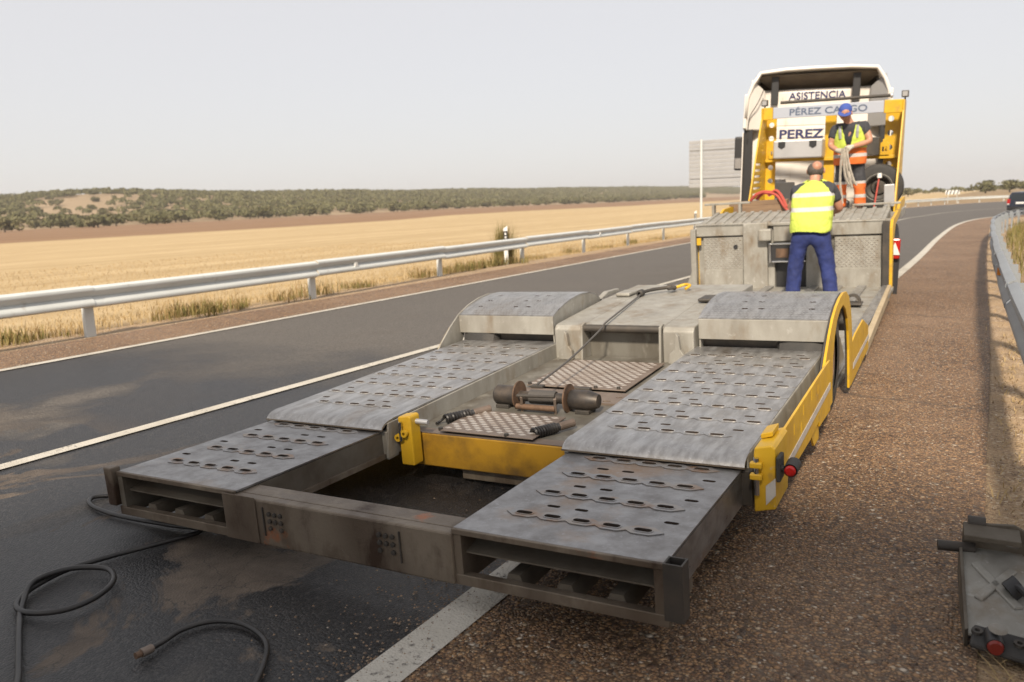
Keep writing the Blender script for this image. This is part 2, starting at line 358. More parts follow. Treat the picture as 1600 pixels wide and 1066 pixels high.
        k0 = len(s.f) + 2 * len(F)
        for i, e in enumerate(side):
            p, q = vs[e[0]], vs[e[1]]
            if any(b[0] < p[0] < b[1] and b[2] < p[1] < b[3] and b[0] < q[0] < b[1] and b[2] < q[1] < b[3] for b in bbs): s.hole.add(k0 + i)
        return s.add([pt(p, z0) for p in vs] + [pt(p, z1) for p in vs], [f[::-1] for f in F] + [tuple(i + n for i in f) for f in F] + side)
    def map(s, fn): s.v = [tuple(fn(*p)) for p in s.v]; return s
    def mesh(s, name):
        me = D.meshes.new(name); me.from_pydata(s.v, [], s.f); bm = bmesh.new(); bm.from_mesh(me)
        bmesh.ops.recalc_face_normals(bm, faces=bm.faces); bm.to_mesh(me); bm.free(); return me
    def build(s, name, m, parent=None, bevel=0, smooth=False, seg=2, hole=None):
        me = s.mesh(name); me.materials.append(m if not isinstance(m, str) else M[m])
        if hole:
            me.materials.append(M[hole])
            for i in s.hole: me.polygons[i].material_index = 1
        o = D.objects.new(name, me); link(o, parent)
        if smooth:
            me.polygons.foreach_set('use_smooth', [True] * len(me.polygons))
            me.set_sharp_from_angle(angle=R(38))
        if bevel:
            b = o.modifiers.new('bevel', 'BEVEL'); b.width = bevel; b.segments = seg; b.limit_method = 'ANGLE'; b.angle_limit = R(40)
        return o
def circ(cx, cy, r, n=14, ry=None): return [(cx + r * math.cos(2 * math.pi * k / n), cy + (ry or r) * math.sin(2 * math.pi * k / n)) for k in range(n)]
def slot(cx, cy, L, w, n=5):
    r = w / 2; a = L / 2 - r
    return [(cx + a + r * math.cos(t), cy + r * math.sin(t)) for t in [(-.5 + k / n) * math.pi for k in range(n + 1)]] + [(cx - a - r * math.cos(t), cy - r * math.sin(t)) for t in [(-.5 + k / n) * math.pi for k in range(n + 1)]]
def spline(pts, n=12, closed=False):
    P = [Vector(p) for p in pts]; out = []
    for i in range(len(P) - 1):
        p0, p1, p2, p3 = P[max(i - 1, 0)], P[i], P[i + 1], P[min(i + 2, len(P) - 1)]
        for k in range(n):
            t = k / n; out.append(.5 * ((2 * p1) + (p2 - p0) * t + (2 * p0 - 5 * p1 + 4 * p2 - p3) * t * t + (3 * p1 - p0 - 3 * p2 + p3) * t ** 3))
    return out + [P[-1]]
def fast_mesh(name, v, f, m, parent=None, kind=None):
    me = D.meshes.new(name); me.from_pydata(v if isinstance(v, list) else v.tolist(), [], f if isinstance(f, list) else f.tolist()); me.materials.append(m); o = D.objects.new(name, me); link(o, parent)
    if kind: o['kind'] = kind
    return o
def copy_tree(o, parent=None):
    c = o.copy(); COL.objects.link(c)
    if parent is not None: c.parent = parent
    for ch in o.children: copy_tree(ch, c)
    return c
def text_mesh(name, body, m, parent, size, width=None, extrude=.002, mw=None, shear=0, bold=0):
    cu = D.curves.new(name, 'FONT'); cu.body = body; cu.size = size; cu.align_x = 'CENTER'; cu.align_y = 'CENTER'; cu.extrude = extrude; cu.offset = bold; cu.shear = shear; cu.resolution_u = 3
    t = D.objects.new(name + '_tmp', cu); COL.objects.link(t); bpy.context.view_layer.update()
    me = D.meshes.new_from_object(t.evaluated_get(bpy.context.evaluated_depsgraph_get())); D.objects.remove(t); D.curves.remove(cu)
    if width:
        xs = [v.co.x for v in me.vertices]; k = width / (max(xs) - min(xs))
        for v in me.vertices: v.co.x *= k
    me.materials.clear(); me.materials.append(M[m]); o = D.objects.new(name, me); link(o, parent)
    if mw is not None: o.matrix_local = mw
    return o

# ---------------------------------------------------------------- setting: terrain
def sstep(a, b, x): t = np.clip((x - a) / (b - a), 0, 1); return t * t * (3 - 2 * t)
def terrain_z(X, Y):
    X = np.asarray(X, float); Y = np.asarray(Y, float)
    roadx = np.interp(Y, [-50, 45, 60, 80, 100, 120], [0, 0, 12, 40, 80, 130])       # the curve leaves to the right
    z = np.full(np.broadcast(X, Y).shape, -.06)
    z = z - .25 * sstep(10.4, 14, -X) * sstep(130, 100, Y)
    rise = np.clip(Y - 90, 0, 900) * .0045 * sstep(40, 230, -X)
    ridge = np.interp(Y, [-100, 100, 200, 255, 290, 340, 420, 560, 1105, 1600], [6, 8, 10.5, 15, 17.5, 17, 16, 16.5, 20.5, 22]) + .5 * np.sin(Y * .03)
    z = z + rise * (1 - sstep(230, 480, -X)) + ridge * sstep(235, 480, -X) - 4 * sstep(520, 900, -X)
    z = z + .25 * np.sin(X * .021) * np.sin(Y * .017 + 2) * sstep(25, 80, -X)
    z = z + np.clip(Y - 135, 0, 400) * .0035 * sstep(-60, 0, X)
    z = z - .35 * sstep(1.6, 4.5, X) * sstep(60, 30, Y)
    return z
xs = np.concatenate([np.linspace(-1100, -240, 60), np.linspace(-225, -40, 40), np.linspace(-38, -8, 44), np.linspace(-6, 12, 30), np.linspace(16, 900, 40)])
ys = np.concatenate([np.linspace(-300, -20, 15), np.linspace(-15, 60, 80), np.linspace(64, 360, 130), np.linspace(370, 1800, 90)])
XX, YY = np.meshgrid(xs, ys); ZZ = terrain_z(XX, YY)
tv = np.stack([XX.ravel(), YY.ravel(), ZZ.ravel()], 1); nx_, ny_ = len(xs), len(ys)
idx = np.arange(nx_ * ny_).reshape(ny_, nx_)
tf = np.stack([idx[:-1, :-1].ravel(), idx[:-1, 1:].ravel(), idx[1:, 1:].ravel(), idx[1:, :-1].ravel()], 1)
ter = fast_mesh('ground', tv, tf, G['terrain'], kind='structure')
ter.data.polygons.foreach_set('use_smooth', [True] * len(ter.data.polygons))

# ---------------------------------------------------------------- setting: road
LANE = [(-4.95, -25), (-4.95, 0), (-4.95, 15), (-4.92, 30), (-4.67, 47.4), (-4.2, 53), (-3.3, 60.5), (-1.66, 66.5), (3, 76), (10, 84), (25, 92), (60, 100)]
LEFT = [(-8.3, -25), (-8.25, 0), (-8.5, 12), (-8.92, 26), (-9.15, 45), (-8.9, 62), (-7.8, 79.5), (-6.5, 87.5), (-4.2, 97), (-1.4, 104.7), (8, 115), (60, 131)]
RIGHT = [(-1.55, -25), (-1.55, 0), (-1.55, 17), (-1.72, 27.4), (-1.75, 37), (-1.44, 43.3), (-.75, 47.7), (.6, 51), (3.2, 55), (9, 59), (20, 63), (60, 70)]
def resample(P, n=150):
    S = [Vector((p[0], p[1], 0)) for p in spline([(x, y, 0) for x, y in P], 20)]; d = [0]
    for a, b in zip(S, S[1:]): d.append(d[-1] + (b - a).length)
    # denser near the camera
    ts = [d[-1] * (k / (n - 1)) ** 1.25 for k in range(n)]
    return np.stack([np.interp(ts, d, [p.x for p in S]), np.interp(ts, d, [p.y for p in S])], 1)
def offs(C, w):
    t = np.gradient(C, axis=0); t /= np.linalg.norm(t, axis=1, keepdims=True); return C + np.stack([t[:, 1], -t[:, 0]], 1) * w      # + = to the right
def strip(name, rows, z, m, zs=None):
    n = len(rows[0]); v = []
    for k, r in enumerate(rows): v += [(p[0], p[1], zs[k] if zs else z) for p in r]
    f = [(k * n + i, (k + 1) * n + i, (k + 1) * n + i + 1, k * n + i + 1) for k in range(len(rows) - 1) for i in range(n - 1)]
    o = fast_mesh(name, v, f, m); o['kind'] = 'structure'
    bm = bmesh.new(); bm.from_mesh(o.data); bmesh.ops.recalc_face_normals(bm, faces=bm.faces)
    if sum(fc.normal.z for fc in bm.faces) < 0: bmesh.ops.reverse_faces(bm, faces=bm.faces)
    bm.to_mesh(o.data); bm.free(); return o
cl, cm, cr = resample(LEFT), resample(LANE), resample(RIGHT)
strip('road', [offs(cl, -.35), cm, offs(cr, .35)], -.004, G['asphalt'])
strip('road_line', [offs(cl, -.06), offs(cl, .06)], .004, G['paint'])
strip('road_line', [offs(cm, -.055), offs(cm, .055)], .004, G['paint'])
strip('road_line', [offs(cr, -.075), offs(cr, .075)], .008, G['paint'])
strip('shoulder', [offs(cl, -1.15), offs(cl, -.09)], 0, G['chip'])
sh_edge = resample([(-.02, -25), (0, 0), (-.02, 5), (-.09, 10), (-.3, 20), (-.5, 36), (-.3, 43), (.6, 47.4), (2.6, 51), (6, 54.5), (20, 60), (60, 66)])
strip('shoulder', [offs(cr, .02), sh_edge], .004, G['chip'])
strip('gravel_verge', [offs(cl, -2.3), offs(cl, -1.6), offs(cl, -1.1)], 0, G['gravel'], zs=[-.16, .012, -.008])
strip('gravel_verge', [offs(sh_edge, -.03), offs(sh_edge, .5), offs(sh_edge, 1.4), offs(sh_edge, 2.6)], 0, G['gravel'], zs=[-.006, .02, -.02, -.3])

# ---------------------------------------------------------------- guardrails
def path_pts(P, step):
    S = spline([(x, y, 0) for x, y in P], 16); d = [0]
    for a, b in zip(S, S[1:]): d.append(d[-1] + (b - a).length)
    n = int(d[-1] / step); ts = [k * step for k in range(n + 1)]
    return np.stack([np.interp(ts, d, [p.x for p in S]), np.interp(ts, d, [p.y for p in S])], 1)
# W profile, (towards the road, height)
WPROF = [(0, .365), (.02, .367), (.07, .387), (.078, .412), (.07, .438), (.03, .48), (.012, .497), (.03, .515), (.07, .557), (.078, .583), (.07, .608), (.02, .63), (0, .632)]
WPROF = WPROF + [(a - .006, b + (.004 if b < .38 else (-.004 if b > .61 else 0))) for a, b in WPROF[::-1]]
def guardrail(label, P, side, mt='galv_rail', step=4.0, zoff=None, refl=3, first=0, post_back=.09):
    root = empty('guardrail', label, 'guardrail')
    fine = path_pts(P, step / 4); n = len(fine)
    t = np.gradient(fine, axis=0); t /= np.linalg.norm(t, axis=1, keepdims=True); nr = np.stack([t[:, 1], -t[:, 0]], 1) * side
    post_me = None
    for k in range(0, n - 4, 4):
        mb = MB(); np_ = len(WPROF); lap = .009 * ((k // 4) % 2)
        v = []
        for i in range(k, k + 5):
            for o_, h in WPROF: v.append((fine[i][0] + nr[i][0] * (o_ + lap), fine[i][1] + nr[i][1] * (o_ + lap), h + .01 * math.sin(k * .7)))
        f = [(i * np_ + j, i * np_ + (j + 1) % np_, (i + 1) * np_ + (j + 1) % np_, (i + 1) * np_ + j) for i in range(4) for j in range(np_)] + [tuple(range(np_)), tuple(range(4 * np_, 5 * np_))[::-1]]
        mb.add(v, f); b = mb.build('beam', mt, root, smooth=True)
        ang = math.atan2(t[k][1], t[k][0])
        if post_me is None:
            pm = MB().prism([(-.06, -.03), (.06, -.03), (.06, .03), (.052, .03), (.052, -.022), (-.052, -.022), (-.052, .03), (-.06, .03)], 'z', -.3, .52)
            po = pm.build('post', mt, root); post_me = po.data
            sm = MB().box(-.05, .05, -.09, .0, .38, .61); sp_ = sm.build('spacer', mt, root, bevel=.006); spm = sp_.data
        else:
            po = D.objects.new('post', post_me); link(po, root); sp_ = D.objects.new('spacer', spm); link(sp_, root)
        p = fine[k] - nr[k] * post_back; po.location = (p[0], p[1], 0); po.rotation_euler = (0, 0, ang if side > 0 else ang + math.pi)
        q = fine[k] - nr[k] * .004; sp_.location = (q[0], q[1], 0); sp_.rotation_euler = (0, 0, math.atan2(nr[k][1], nr[k][0]) - math.pi / 2)
        if (k // 4) % refl == first:
            rm = MB().prism([(-.045, .455), (.045, .455), (.03, .535), (-.03, .535)], 'y', 0, .05); ro = rm.build('reflector', 'lens_white' if side > 0 else 'amber', root)
            q = fine[k + 1] + nr[k + 1] * .03; ro.location = (q[0], q[1], 0); ro.rotation_euler = (0, 0, math.atan2(nr[k][1], nr[k][0]) - math.pi / 2)
    return root
GL = [(-9.3, -2.3), (-9.4, 1.7), (-9.5, 5.7), (-9.68, 9.3), (-9.95, 13), (-10.3, 17), (-10.5, 20.6), (-10.8, 24.7), (-11.1, 29.5), (-11.3, 38), (-11.3, 50), (-11.0, 64), (-9.9, 80.5), (-8.6, 89), (-6.2, 99.5), (-3.0, 108), (7, 118.5), (25, 126), (60, 135)]
guardrail('long grey steel guardrail along the stubble field side of the road', GL, +1)
GR = [(.42, -6), (.36, 0), (.22, 4), (.06, 8), (-.12, 14), (-.27, 22), (-.27, 28), (.15, 35), (1.2, 41), (3.2, 46), (7, 50.2), (20, 56), (60, 63)]
guardrail('grey steel guardrail beside the gravelly shoulder at right edge', [(x + .05, y) for x, y in GR], -1, 'galv_rail_shaded', step=2.0, refl=4)

# ---------------------------------------------------------------- guide posts, signs
def guide_post(x, y, label, rz=0):
    r = empty('guide_post', label, 'guide post', (x, y, -.1), rz, 'guide posts along the road'); r.scale = (.8, .8, .86)
    MB().prism([(-.06, -.045), (0, -.06), (.06, -.045), (.06, .045), (0, .06), (-.06, .045)], 'z', 0, .78).build('stem', 'post_white', r)
    MB().prism([(-.061, -.046), (0, -.061), (.061, -.046), (.061, .046), (0, .061), (-.061, .046)], 'z', .78, 1.05).build('black_band', 'black', r)
    MB().hexa([(-.06, -.05, 1.05), (.06, -.05, 1.05), (.06, .05, 1.05), (-.06, .05, 1.05)], [(-.06, -.05, 1.12), (.06, -.05, 1.2), (.06, .05, 1.2), (-.06, .05, 1.12)]).build('cap', 'post_white', r)
    for dz in (.84, .94): MB().box(-.025, .025, -.071, -.062, dz, dz + .06).build('reflector', 'lens_white', r)
    return r
guide_post(-10.62, 17.2, 'white guide post with black band beside the tall green shrub', .5)
guide_post(-11.9, 35.5, 'distant white guide post with black band under the big road sign', .4)
rs = empty('road_sign', 'large road sign seen from its ribbed grey back on two poles', 'road sign', (-11.92, 34.6, -.1), R(6))
for x in (.55, 2.35): MB().cyl((x, .06, 0), (x, .06, 4.05), .05, seg=12).build('pole', 'galv_rail', rs, smooth=True)
for k in range(12): MB().box(0, 2.72, .13, .16, 2.02 + k * .167, 2.02 + k * .167 + .155).build('panel_slat', 'sign_back', rs, bevel=.012)
for z in (2.4, 3.6): MB().box(.05, 2.67, .10, .128, z, z + .05).build('bracket', 'sign_back', rs)
cv = empty('chevron_sign', 'low black and white chevron board on the outside of the far curve', 'road sign', (-6.3, 109.5, -.42), R(-4)); cv.scale = (.72, .72, .9)
for k in range(4):
    x = k * .52; MB().box(x, x + .5, 0, .03, 1.55, 2.1).build('board', 'post_white', cv)
    MB().hexa([(x + .06, -.012, 1.56), (x + .24, -.012, 1.56), (x + .24, -.003, 1.56), (x + .06, -.003, 1.56)], [(x + .26, -.012, 2.09), (x + .44, -.012, 2.09), (x + .44, -.003, 2.09), (x + .26, -.003, 2.09)]).build('black_stripe', 'black', cv)
for x in (.4, 1.7): MB().cyl((x, .07, 0), (x, .07, 2.0), .04, seg=8).build('pole', 'galv_rail', cv)


# ---------------------------------------------------------------- plants
def blades(name, pts, hmin, hmax, w, lean, m, parent=None, kind=None, seed=1, bend=True):
    g = np.random.RandomState(seed); n = len(pts); pts = np.asarray(pts, float)
    h = g.uniform(hmin, hmax, n)[:, None]; a = g.uniform(0, 2 * np.pi, n); dl = g.uniform(0, lean, n)[:, None] * h
    dirv = np.stack([np.cos(a), np.sin(a), np.zeros(n)], 1); per = np.stack([-np.sin(a), np.cos(a), np.zeros(n)], 1) * w * g.uniform(.6, 1.4, (n, 1))
    up = np.array([[0, 0, 1.]])
    mid = pts + dirv * dl * .35 + up * h * .55; tip = pts + dirv * dl + up * h * g.uniform(.85, 1, (n, 1))
    v = np.stack([pts - per, pts + per, mid + per * .8, mid - per * .8, tip], 1).reshape(-1, 3)
    b = np.arange(n)[:, None] * 5
    q = (b + np.array([[0, 1, 2, 3]])).tolist(); t = (b + np.array([[3, 2, 4]])).tolist()
    return fast_mesh(name, v, q + t, m, parent, kind)
g = np.random.RandomState(3)
def along(P, n, lo, hi, y0, y1, side=-1):
    C = path_pts(P, .25); C = C[(C[:, 1] > y0) & (C[:, 1] < y1)]; i = g.randint(0, len(C), n); o = g.uniform(lo, hi, n)
    return np.stack([C[i, 0] + side * o + g.normal(0, .06, n), C[i, 1] + g.uniform(-.15, .15, n)], 1)
def on_ground(p, dz=0): return np.concatenate([p, (terrain_z(p[:, 0], p[:, 1]) + dz)[:, None]], 1)
# straw verge behind and under the left rail, thinning towards the gravel
p = np.concatenate([along(GL, 3200, .25, 1.6, 2, 45), along(GL, 5000, .7, 5, 2, 40)])
p3 = on_ground(p, .0)
o = blades('verge_grass', p3, .04, .15, .005, .7, M['straw'], kind='stuff', seed=4); o['label'] = 'dry straw coloured grass under and behind the left guardrail'; o['category'] = 'grass'
p = np.stack([-10.9 - 20 * g.uniform(0, 1, 30000) ** 1.2, g.uniform(1, 34, 30000)], 1)
o = blades('field_stubble', on_ground(p), .02, .075, .006, .8, M['straw'], kind='stuff', seed=5); o['label'] = 'cut straw stubble standing in the near field'; o['category'] = 'stubble'
# right verge
p = along(GR, 4200, -.12, 2.6, 3, 34, side=1); o = blades('verge_grass', on_ground(p, .05), .02, .07, .003, 1.6, M['straw'], kind='stuff', seed=6); o['label'] = 'short dry grass and straw behind the right guardrail'; o['category'] = 'grass'
p = along(GR, 6500, .35, 3.2, 12, 46, side=1); o = blades('green_grass', on_ground(p, .02), .15, .55, .008, .5, M['weed'], kind='stuff', seed=8); o['label'] = 'green grass growing behind the right guardrail'; o['category'] = 'grass'
p = np.stack([np.abs(g.normal(.03, .16, 700)) + .02, g.uniform(2.2, 9, 700)], 1); o = blades('loose_straw', np.concatenate([p, np.full((700, 1), .006)], 1), .02, .05, .0025, 4.0, M['straw'], kind='stuff', seed=9); o['label'] = 'loose straw scattered on the gravel by the right edge'; o['category'] = 'straw'

def weed(name, seed, r, h, n, dry):
    gg = np.random.RandomState(seed); root = empty(name)
    a = gg.uniform(0, 6.28, n); rr = r * np.sqrt(gg.uniform(0, 1, n)); pts = np.stack([rr * np.cos(a) * 1.3, rr * np.sin(a) * .8, np.zeros(n)], 1)
    k = int(n * (1 - dry))
    blades('leaves', pts[:k], h * .3, h * .85, .007, .8, M['weed'], root, seed=seed + 1); blades('dry_stems', pts[k:], h * .5, h * 1.1, .004, .45, M['weed_dry'], root, seed=seed + 2)
    return root
WV = [weed('roadside_weed', 21, .34, .26, 230, .35), weed('roadside_weed', 31, .42, .20, 170, .75), weed('roadside_weed', 41, .30, .36, 120, .65)]
wspots = [(-9.95, 4.9, 1.1, 0), (-9.8, 4.3, .8, 2), (-9.9, 5.6, .75, 1), (-9.9, 7.1, .85, 2), (-10.0, 7.6, 1.15, 0), (-9.95, 8.05, 1.1, 0), (-10.0, 9.5, 1.05, 1), (-10.1, 10.2, 1.05, 2), (-10.2, 11.4, .8, 0), (-10.3, 13.4, .9, 2), (-10.35, 14.3, .95, 1), (-10.4, 14.9, 1.0, 0), (-10.5, 15.6, 1.15, 0), (-10.5, 16.4, 1.15, 0), (-10.42, 17.15, 1.2, 0), (-10.8, 19.0, .8, 1), (-10.9, 21.5, .8, 2), (-11.1, 24.0, .8, 1), (-11.3, 27.0, .85, 0), (-11.4, 30.0, .8, 1)]
used = set(); NP = ['green and brown weed clump', 'low brownish weed clump', 'tall spindly weed clump']
ordn = ['first', 'second', 'third', 'fourth', 'fifth', 'sixth', 'seventh', 'eighth', 'ninth', 'tenth', 'eleventh', 'twelfth']
cnt = [0, 0, 0]
for x, y, s, k in wspots:
    o = WV[k] if k not in used else copy_tree(WV[k]); used.add(k)
    o.location = (x - .12, y, float(terrain_z(x, y)) + .05); o.scale = (s, s, s); o.rotation_euler = (0, 0, x * 7 + y * 3)
    cnt[k] += 1; tag(o, '%s under the left guardrail, %s of its kind from the left' % (NP[k], ordn[cnt[k] - 1]), 'weed', 'weeds under the left guardrail')
# tall shrub by the guide post
sh = empty('shrub', 'tall feathery green shrub behind the left guardrail next to guide post', 'shrub', (-10.95, 17.62, -.15)); sh.scale = (.62, .62, .85)
pts = np.stack([g.normal(0, .2, 900), g.normal(0, .2, 900), g.uniform(.0, .5, 900)], 1); blades('foliage', pts, .4, 1.15, .007, .42, M['weed'], sh, seed=51)
pts = np.stack([g.normal(0, .14, 120), g.normal(0, .14, 120), np.zeros(120)], 1); blades('stems', pts, .8, 1.4, .006, .35, M['weed_dry'], sh, seed=52)

# ---------------------------------------------------------------- trees
def crown_mesh(name, seed, n, r, hz, leaf, m):
    gg = np.random.RandomState(seed)
    lob = [(gg.normal(0, r * .42), gg.normal(0, r * .42), gg.uniform(.35, .8) * hz, gg.uniform(.42, .66) * r) for _ in range(9)] + [(0, 0, hz * .55, r * .72)]
    V = []; F = []
    for k in range(n):
        lx, ly, lz, lr = lob[gg.randint(len(lob))]
        d = gg.normal(0, 1, 3); d /= np.linalg.norm(d); c = np.array([lx, ly, lz]) + d * lr * gg.uniform(.72, 1.05) * np.array([1, 1, .8])
        if c[2] < hz * .1: c[2] = hz * .1 + gg.uniform(0, .3)
        nrm = d + gg.normal(0, .55, 3); nrm /= np.linalg.norm(nrm); a = np.cross(nrm, gg.normal(0, 1, 3)); a /= np.linalg.norm(a); b = np.cross(nrm, a); s = leaf * gg.uniform(.6, 1.3)
        i = len(V); V += [tuple(c - a * s - b * s * .6), tuple(c + a * s * .9 - b * s * .5), tuple(c + a * s * .6 + b * s * .7), tuple(c - a * s * .7 + b * s * .6)]; F.append((i, i + 1, i + 2, i + 3))
    me = D.meshes.new(name); me.from_pydata(V, [], F); me.materials.append(m); return me
CR = [crown_mesh('crown', 100 + k, 520, 3.1, 5.2 + .3 * (k % 3), .42, M['oak'] if k % 2 == 0 else M['oak2']) for k in range(5)]
trunk_mb = MB().tube([(0, 0, -.6), (.05, 0, .6), (.1, .05, 1.6), (.05, .1, 3)], [.32, .26, .2, .1], 7)
for a in range(4): trunk_mb.tube([(.08, .04, 1.3), (math.cos(a * 1.6) * .8, math.sin(a * 1.6) * .8, 2.3), (math.cos(a * 1.6) * 1.5, math.sin(a * 1.6) * 1.5, 3.2)], [.14, .09, .04], 5)
TRM = trunk_mb.mesh('trunk'); TRM.materials.append(M['bark'])
TS = .74
def place_trees():
    gg = np.random.RandomState(11); front = []; rest = []
    bare = lambda x, y: (x < -275 and x > -440 and .53 < y / -x < .69) and gg.uniform() < (.93 if .555 < y / -x < .665 else .45)
    # dense wood on the slope parallel to the road
    for _ in range(9500):
        u = gg.uniform() ** .8; x = -232 - 270 * u; y = gg.uniform(40, 1500) ** 1.0
        dens = np.clip((y - 70) / 120, .3, 1) if x > -300 else np.clip((y - 40) / 120, .35, 1)
        if gg.uniform() > dens or bare(x, y): continue
        if y > 700 and gg.uniform() < .3: continue
        rest.append((x, y, TS * gg.uniform(.65, 1.25)))
    for y in np.arange(60, 900, 5.2): front.append((-229 - gg.uniform(0, 16), y + gg.normal(0, 2), TS * gg.uniform(.7, 1.35)))
    for y in np.arange(95, 345, 4.2): front.append((-466 - gg.uniform(-10, 22), y + gg.normal(0, 2), TS * gg.uniform(.6, 1.25)))
    for k in range(30):
        x_ = gg.uniform(275, 445); front.append((-x_, x_ * gg.uniform(.50, .72), TS * gg.uniform(.5, 1.0)))
    for k in range(18): front.append((-gg.uniform(195, 232), gg.uniform(60, 150), TS * gg.uniform(.5, 1.1)))
    return front, rest
front, rest = place_trees()
rest.sort(key=lambda t: t[0] ** 2 + t[1] ** 2); front.sort(key=lambda t: math.atan2(t[1], -t[0]))
def seen(t): a = math.degrees(math.atan2(-t[0], t[1])); return 18 < a < 68
front = [t for t in front if seen(t)][:296]
for i, (x, y, s) in enumerate(front):
    r = D.objects.new('holm_oak', None); COL.objects.link(r); r.location = (x, y, float(terrain_z(x, y)) - (.9 if x < -440 else .25)); r.rotation_euler = (0, 0, i * 2.4); r.scale = (s * 1.08, s * 1.08, s * .92); r.empty_display_size = .5
    c = D.objects.new('crown', CR[i % 5]); link(c, r); t = D.objects.new('trunk', TRM); link(t, r)
    where = 'on the bare hilltop' if x < -440 else ('dotted on the pale hillside' if x < -285 else 'at the field edge of the far wood')
    tag(r, 'rounded grey green oak %s, left background' % where, 'tree', 'oaks ' + where)
# the mass of the wood
def mass(name, trees, label, leaf=.55, per=70, seed=5):
    gg = np.random.RandomState(seed); V = []; n = len(trees); T = np.array(trees); z = terrain_z(T[:, 0], T[:, 1])
    c = np.stack([T[:, 0], T[:, 1], z + 2.3 * T[:, 2]], 1)
    d = gg.normal(0, 1, (n, per, 3)); d /= np.linalg.norm(d, axis=2, keepdims=True); d[..., 2] = np.abs(d[..., 2]) * 1.0 - .25
    P = c[:, None, :] + d * T[:, 2][:, None, None] * np.array([3.2, 3.2, 2.6]) * gg.uniform(.75, 1.08, (n, per, 1))
    nr = d + gg.normal(0, .5, d.shape); nr /= np.linalg.norm(nr, axis=2, keepdims=True); a = np.cross(nr, gg.normal(0, 1, d.shape)); a /= np.linalg.norm(a, axis=2, keepdims=True); b = np.cross(nr, a)
    s = leaf * gg.uniform(.6, 1.3, (n, per, 1)); q = np.stack([P - a * s - b * s * .6, P + a * s - b * s * .6, P + b * s * .9], 2).reshape(-1, 3)
    o = fast_mesh(name, q, np.arange(len(q)).reshape(-1, 3), M['oak'], kind='stuff'); o['label'] = label; o['category'] = 'woodland'; return o
mass('woodland', [t for t in rest if seen(t) or t[1] > 1000], 'dense grey green oak woodland covering the long low hill')
# trees on the right horizon
for i, (x, y, s, lab) in enumerate([(-5.3, 262, .92, 'broad dark tree right of the chevron board on the horizon'), (.4, 262, .84, 'dark rounded tree at the far right horizon above the car'), (5.2, 266, .7, 'dark tree at the far right picture edge on the horizon'), (-24.2, 258, .6, 'small dark tree just right of the yellow gantry on the horizon')]):
    r = empty('field_tree', lab, 'tree', (x, y, float(terrain_z(x, y)) - .1), i * 1.3); r.scale = (s * .95, s * .95, s * .80)
    link(D.objects.new('crown', CR[(i * 2) % 5]), r); link(D.objects.new('trunk', TRM), r)
hd = [(-x, 330 + gg_, s) for x, gg_, s in zip(np.linspace(60, -40, 46), np.random.RandomState(2).normal(0, 15, 46), np.random.RandomState(3).uniform(.35, .7, 46))]
hd = [(-42 + k * 1.6, 320 + 8 * math.sin(k * 1.7), .32 + .2 * abs(math.sin(k * 2.3))) for k in range(60)]
mass('far_hedge', hd, 'low dark line of far bushes on the right horizon', .4, 60, 9)

# ---------------------------------------------------------------- low loader trailer (local frame: x right, y forward, z up)
TL, TT = Vector((0.99912, 0.03590, 0.02167)).normalized(), Vector((-0.036774, 0.998597, 0.038113)).normalized()
TL = (TL - TT * TL.dot(TT)).normalized(); TN = TL.cross(TT)
TM = Matrix((TL, TT, TN)).transposed().to_4x4(); TM.translation = (-2.135, 3.031, .342)
TR = empty('low_loader_trailer', 'low vehicle carrier trailer with slotted steel runways and yellow trim', 'trailer', mw=TM)
def hexchain(cs, y, hl=.058, hw=.033, neck=.015):
    top, bot = [], []
    for i, c in enumerate(cs):
        top += [(c - hl * .52, y + hw), (c + hl * .52, y + hw)]; bot += [(c - hl * .52, y - hw), (c + hl * .52, y - hw)]
        if i < len(cs) - 1: mx_ = (c + cs[i + 1]) / 2; top.append((mx_, y + neck)); bot.append((mx_, y - neck))
    return [(cs[0] - hl * 1.25, y)] + bot + [(cs[-1] + hl * 1.25, y)] + top[::-1]
ROW = 0.22
